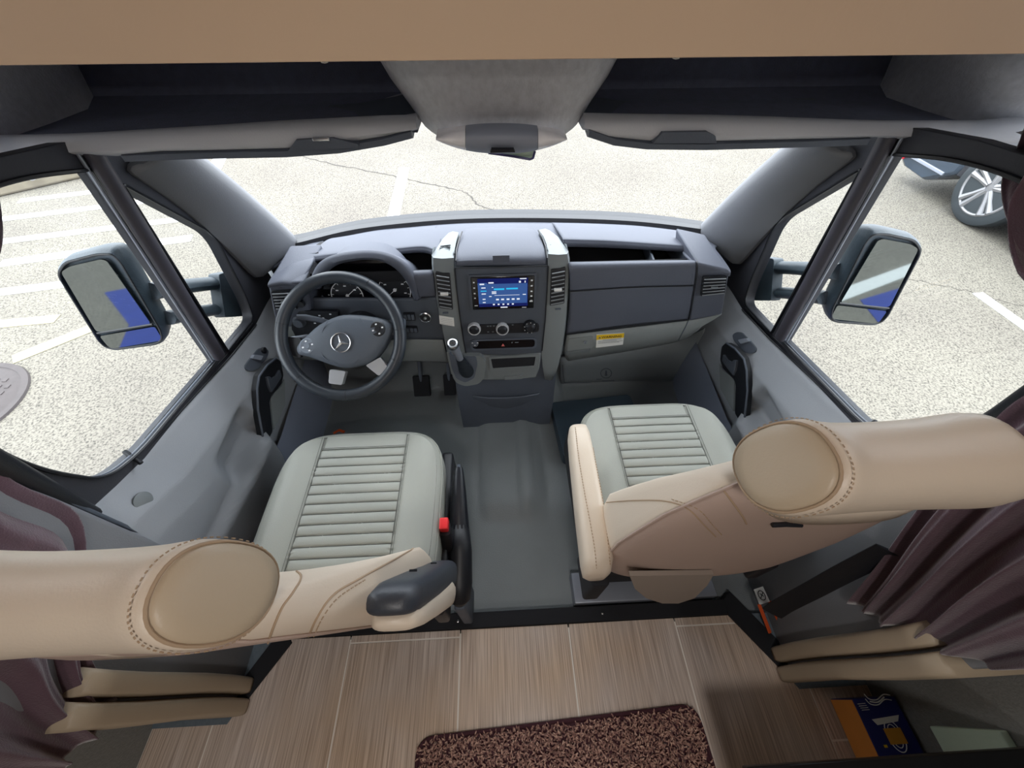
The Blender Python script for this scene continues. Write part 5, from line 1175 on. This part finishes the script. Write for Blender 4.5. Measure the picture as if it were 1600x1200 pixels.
# pale lower wall panel right + black cabinet top + carton
q = MB(); q.box((.988, -.55, .30), (.02, .90, .17), ch=.004); tag(q.build('wall_panel', pale), 'pale green grey panel fixed low on the felt wall above the black table edge', 'panel')
cb = thing('side_table', 'black side table whose front edge crosses the bottom right corner', 'table', (.70, -.42, .05))
q = MB(); q.box((.70, -.42, .44), (.58, .60, .025), ch=.003); q.build('table_top', cardk, cb)
for x, y in ((.44, -.69), (.96, -.69), (.80, -.42)): q = MB(); q.box((x, y, .24), (.03, .03, .376)); q.build('leg', cardk, cb)
ca = thing('drink_carton', 'navy blue carton with orange side lying on the tiles by the right wall', 'box', (.935, -.15, .05))
bx = (.875, .99, -.36, -.045, .052, .142)
q = MB(); q.box(((bx[0]+bx[1])/2, (bx[2]+bx[3])/2, (bx[4]+bx[5])/2), (bx[1]-bx[0], bx[3]-bx[2], bx[5]-bx[4]), ch=.002); q.build('box_body', cardb, ca)
q = MB(); q.box((bx[0]-.001, (bx[2]+bx[3])/2, (bx[4]+bx[5])/2), (.002, bx[3]-bx[2]-.004, bx[5]-bx[4]-.004)); q.build('side_print', cardo, ca)
T = lambda u, v: P(u, v, 'z', .1432)
q = MB(); rb = [T(u, v) for u, v in ((1352, 1092), (1360, 1100), (1372, 1101), (1382, 1093), (1393, 1094))]; q.tube(spline(rb, 5), .0012, 5); q.tube([p+V((.003, .010, 0)) for p in spline(rb, 5)], .0012, 5); q.tube([p+V((.002, .005, 0)) for p in spline(rb[1:4], 4)], .0016, 5)
for k in range(4): q.tube([T(1340+k*2.2, 1100+k*3.2), T(1352+k*2.2, 1099+k*3.2)], .0007, 4)
q.build('banner_print', icon, ca)
q = MB(); q.plate([T(1362, 1124), (T(1404, 1117)), T(1403, 1127), T(1371, 1133)], (0, 0, .0008)); q.build('label_sticker', white, ca)
ec = T(1399, 1150); q = MB(); q.tube([ec+V((cos(a)*.020+.006*sin(a)*0, sin(a)*.030, 0)) for a in [2*pi*k/28 for k in range(28)]], .0011, 5, closed=True); q.tube([ec+V((cos(a)*.013, sin(a)*.022, 0)) for a in [2*pi*k/28 for k in range(28)]], .0009, 5, closed=True); q.build('oval_emblem', icon, ca)
q = MB(); q.box(ec+V((0, 0, .0006)), (.044, .030, .001)); q.build('emblem_block', cardy, ca); q = MB(); q.box(T(1384, 1166), (.008, .005, .001)); q.build('yellow_mark', yellow, ca)

# ---------------- rug
rg_ = thing('rug', 'brown shaggy rug with plum bound edge and rounded corners on the tiles', 'rug', (.11, -.3, .05))
ra_ = R(2.6); rc = V((.118, -.312, .0505)); rw, rh = .765, .51
def rl(x, y, z=0): return rc+V((x*cos(ra_)-y*sin(ra_), x*sin(ra_)+y*cos(ra_), z))
q = MB(); q.plate([rl(p.x, p.y, 0) for p in rrect(rw, rh, .045, 6)], (0, 0, .006)); q.build('backing', rugb, rg_)
q = MB(); q.tube([rl(p.x, p.y, .006) for p in rrect(rw, rh, .045, 8)], .0045, 8, closed=True); q.build('binding', rugb, rg_)
q = MB(); st_ = .0052; ny = int(rh/st_)-1; nx = int(rw/st_)-1
for i in range(nx):
    for j in range(ny):
        x = -rw/2+(i+1)*st_+random.uniform(-.002, .002); y = -rh/2+(j+1)*st_+random.uniform(-.002, .002)
        if min(rw/2-abs(x), rh/2-abs(y)) < .006 or (abs(x) > rw/2-.03 and abs(y) > rh/2-.03 and (abs(x)-rw/2+.03)**2+(abs(y)-rh/2+.03)**2 > .026**2): continue
        if y < .02 and random.random() < .0: continue
        a = random.uniform(0, 2*pi); l = random.uniform(.008, .014); d_ = V((cos(a), sin(a), 0)); n_ = V((-sin(a), cos(a), 0))*.0017
        b0_ = rl(x, y, .005); b1_ = b0_+d_*l*.45+V((0, 0, l*.75)); b2_ = b1_+d_*l*.6+V((0, 0, l*.05))
        q.add([b0_-n_, b0_+n_, b1_+n_, b1_-n_, b2_+n_*.6, b2_-n_*.6], [(0, 1, 2, 3), (3, 2, 4, 5)])
pl_ = q.build('pile', rug, rg_); pl_['kind'] = 'stuff'

blue = mat('blue_bay_paint', (24, 44, 120), .8, var=.1, vscale=10)
for poly, lab in (([(-4.7, -2.65), (-4.35, -2.85), (-3.3, -1.75), (-3.1, -1.3), (-3.55, -1.25), (-3.85, -1.85)], 'blue painted bay on the asphalt behind, reflected in the left mirror'),
                  ([(4.0, -1.9), (4.8, -2.2), (4.6, -1.7), (3.7, -1.1)], 'blue painted bay on the asphalt behind, reflected in the right mirror')):
    q = MB(); q.plate([(x, y, GZ+.001) for x, y in poly], (0, 0, .003)); tag(q.build('painted_bay', blue), lab, 'road marking')
for a, b_, lab in (((3.6, -1.9), (6.4, -3.2), 'white line on the asphalt behind, running across the right mirror reflection'), ((-4.9, -3.3), (-4.0, -3.1), 'short white line on the asphalt behind, reflected in the left mirror')):
    a, b_ = V((a[0], a[1], GZ+.001)), V((b_[0], b_[1], GZ+.001)); d = (b_-a).normalized(); n = V((-d.y, d.x, 0))*.09
    q = MB(); q.plate([a+n, b_+n, b_-n, a-n], (0, 0, .003)); tag(q.build('painted_line', paint), lab, 'road marking')
lampe = emis('fill_lamp_diffuser', (255, 240, 224), .35)
for k, y in enumerate((-.55, -1.5)):  # unseen lamps added as fill for the tiles, rug and valance
    cl_ = thing('fill_lamp', ('front' if k == 0 else 'rear')+' round fill lamp added out of view on the beige coach ceiling behind the viewpoint', 'lamp', (0, y, 1.9))
    q = MB(); q.lathe([(.10, 0), (.10, .012), (.09, .018), (.085, .012)], 32, (0, y, 1.9), (0, 0, -1)); q.build('housing', white, cl_)
    q = MB(); q.lathe([(.084, .010), (.0, .014)], 32, (0, y, 1.9), (0, 0, -1)); q.build('diffuser', lampe, cl_)
    l = bpy.data.lights.new('fill_lamp_light', 'AREA'); l.shape = 'DISK'; l.size = .17; l.energy = .8; l.color = (1, .95, .9)
    o = bpy.data.objects.new('fill_lamp_light', l); COL.objects.link(o); o.location = (0, y, 1.875); o.parent = cl_; o.matrix_parent_inverse = M.Translation(cl_.location).inverted()
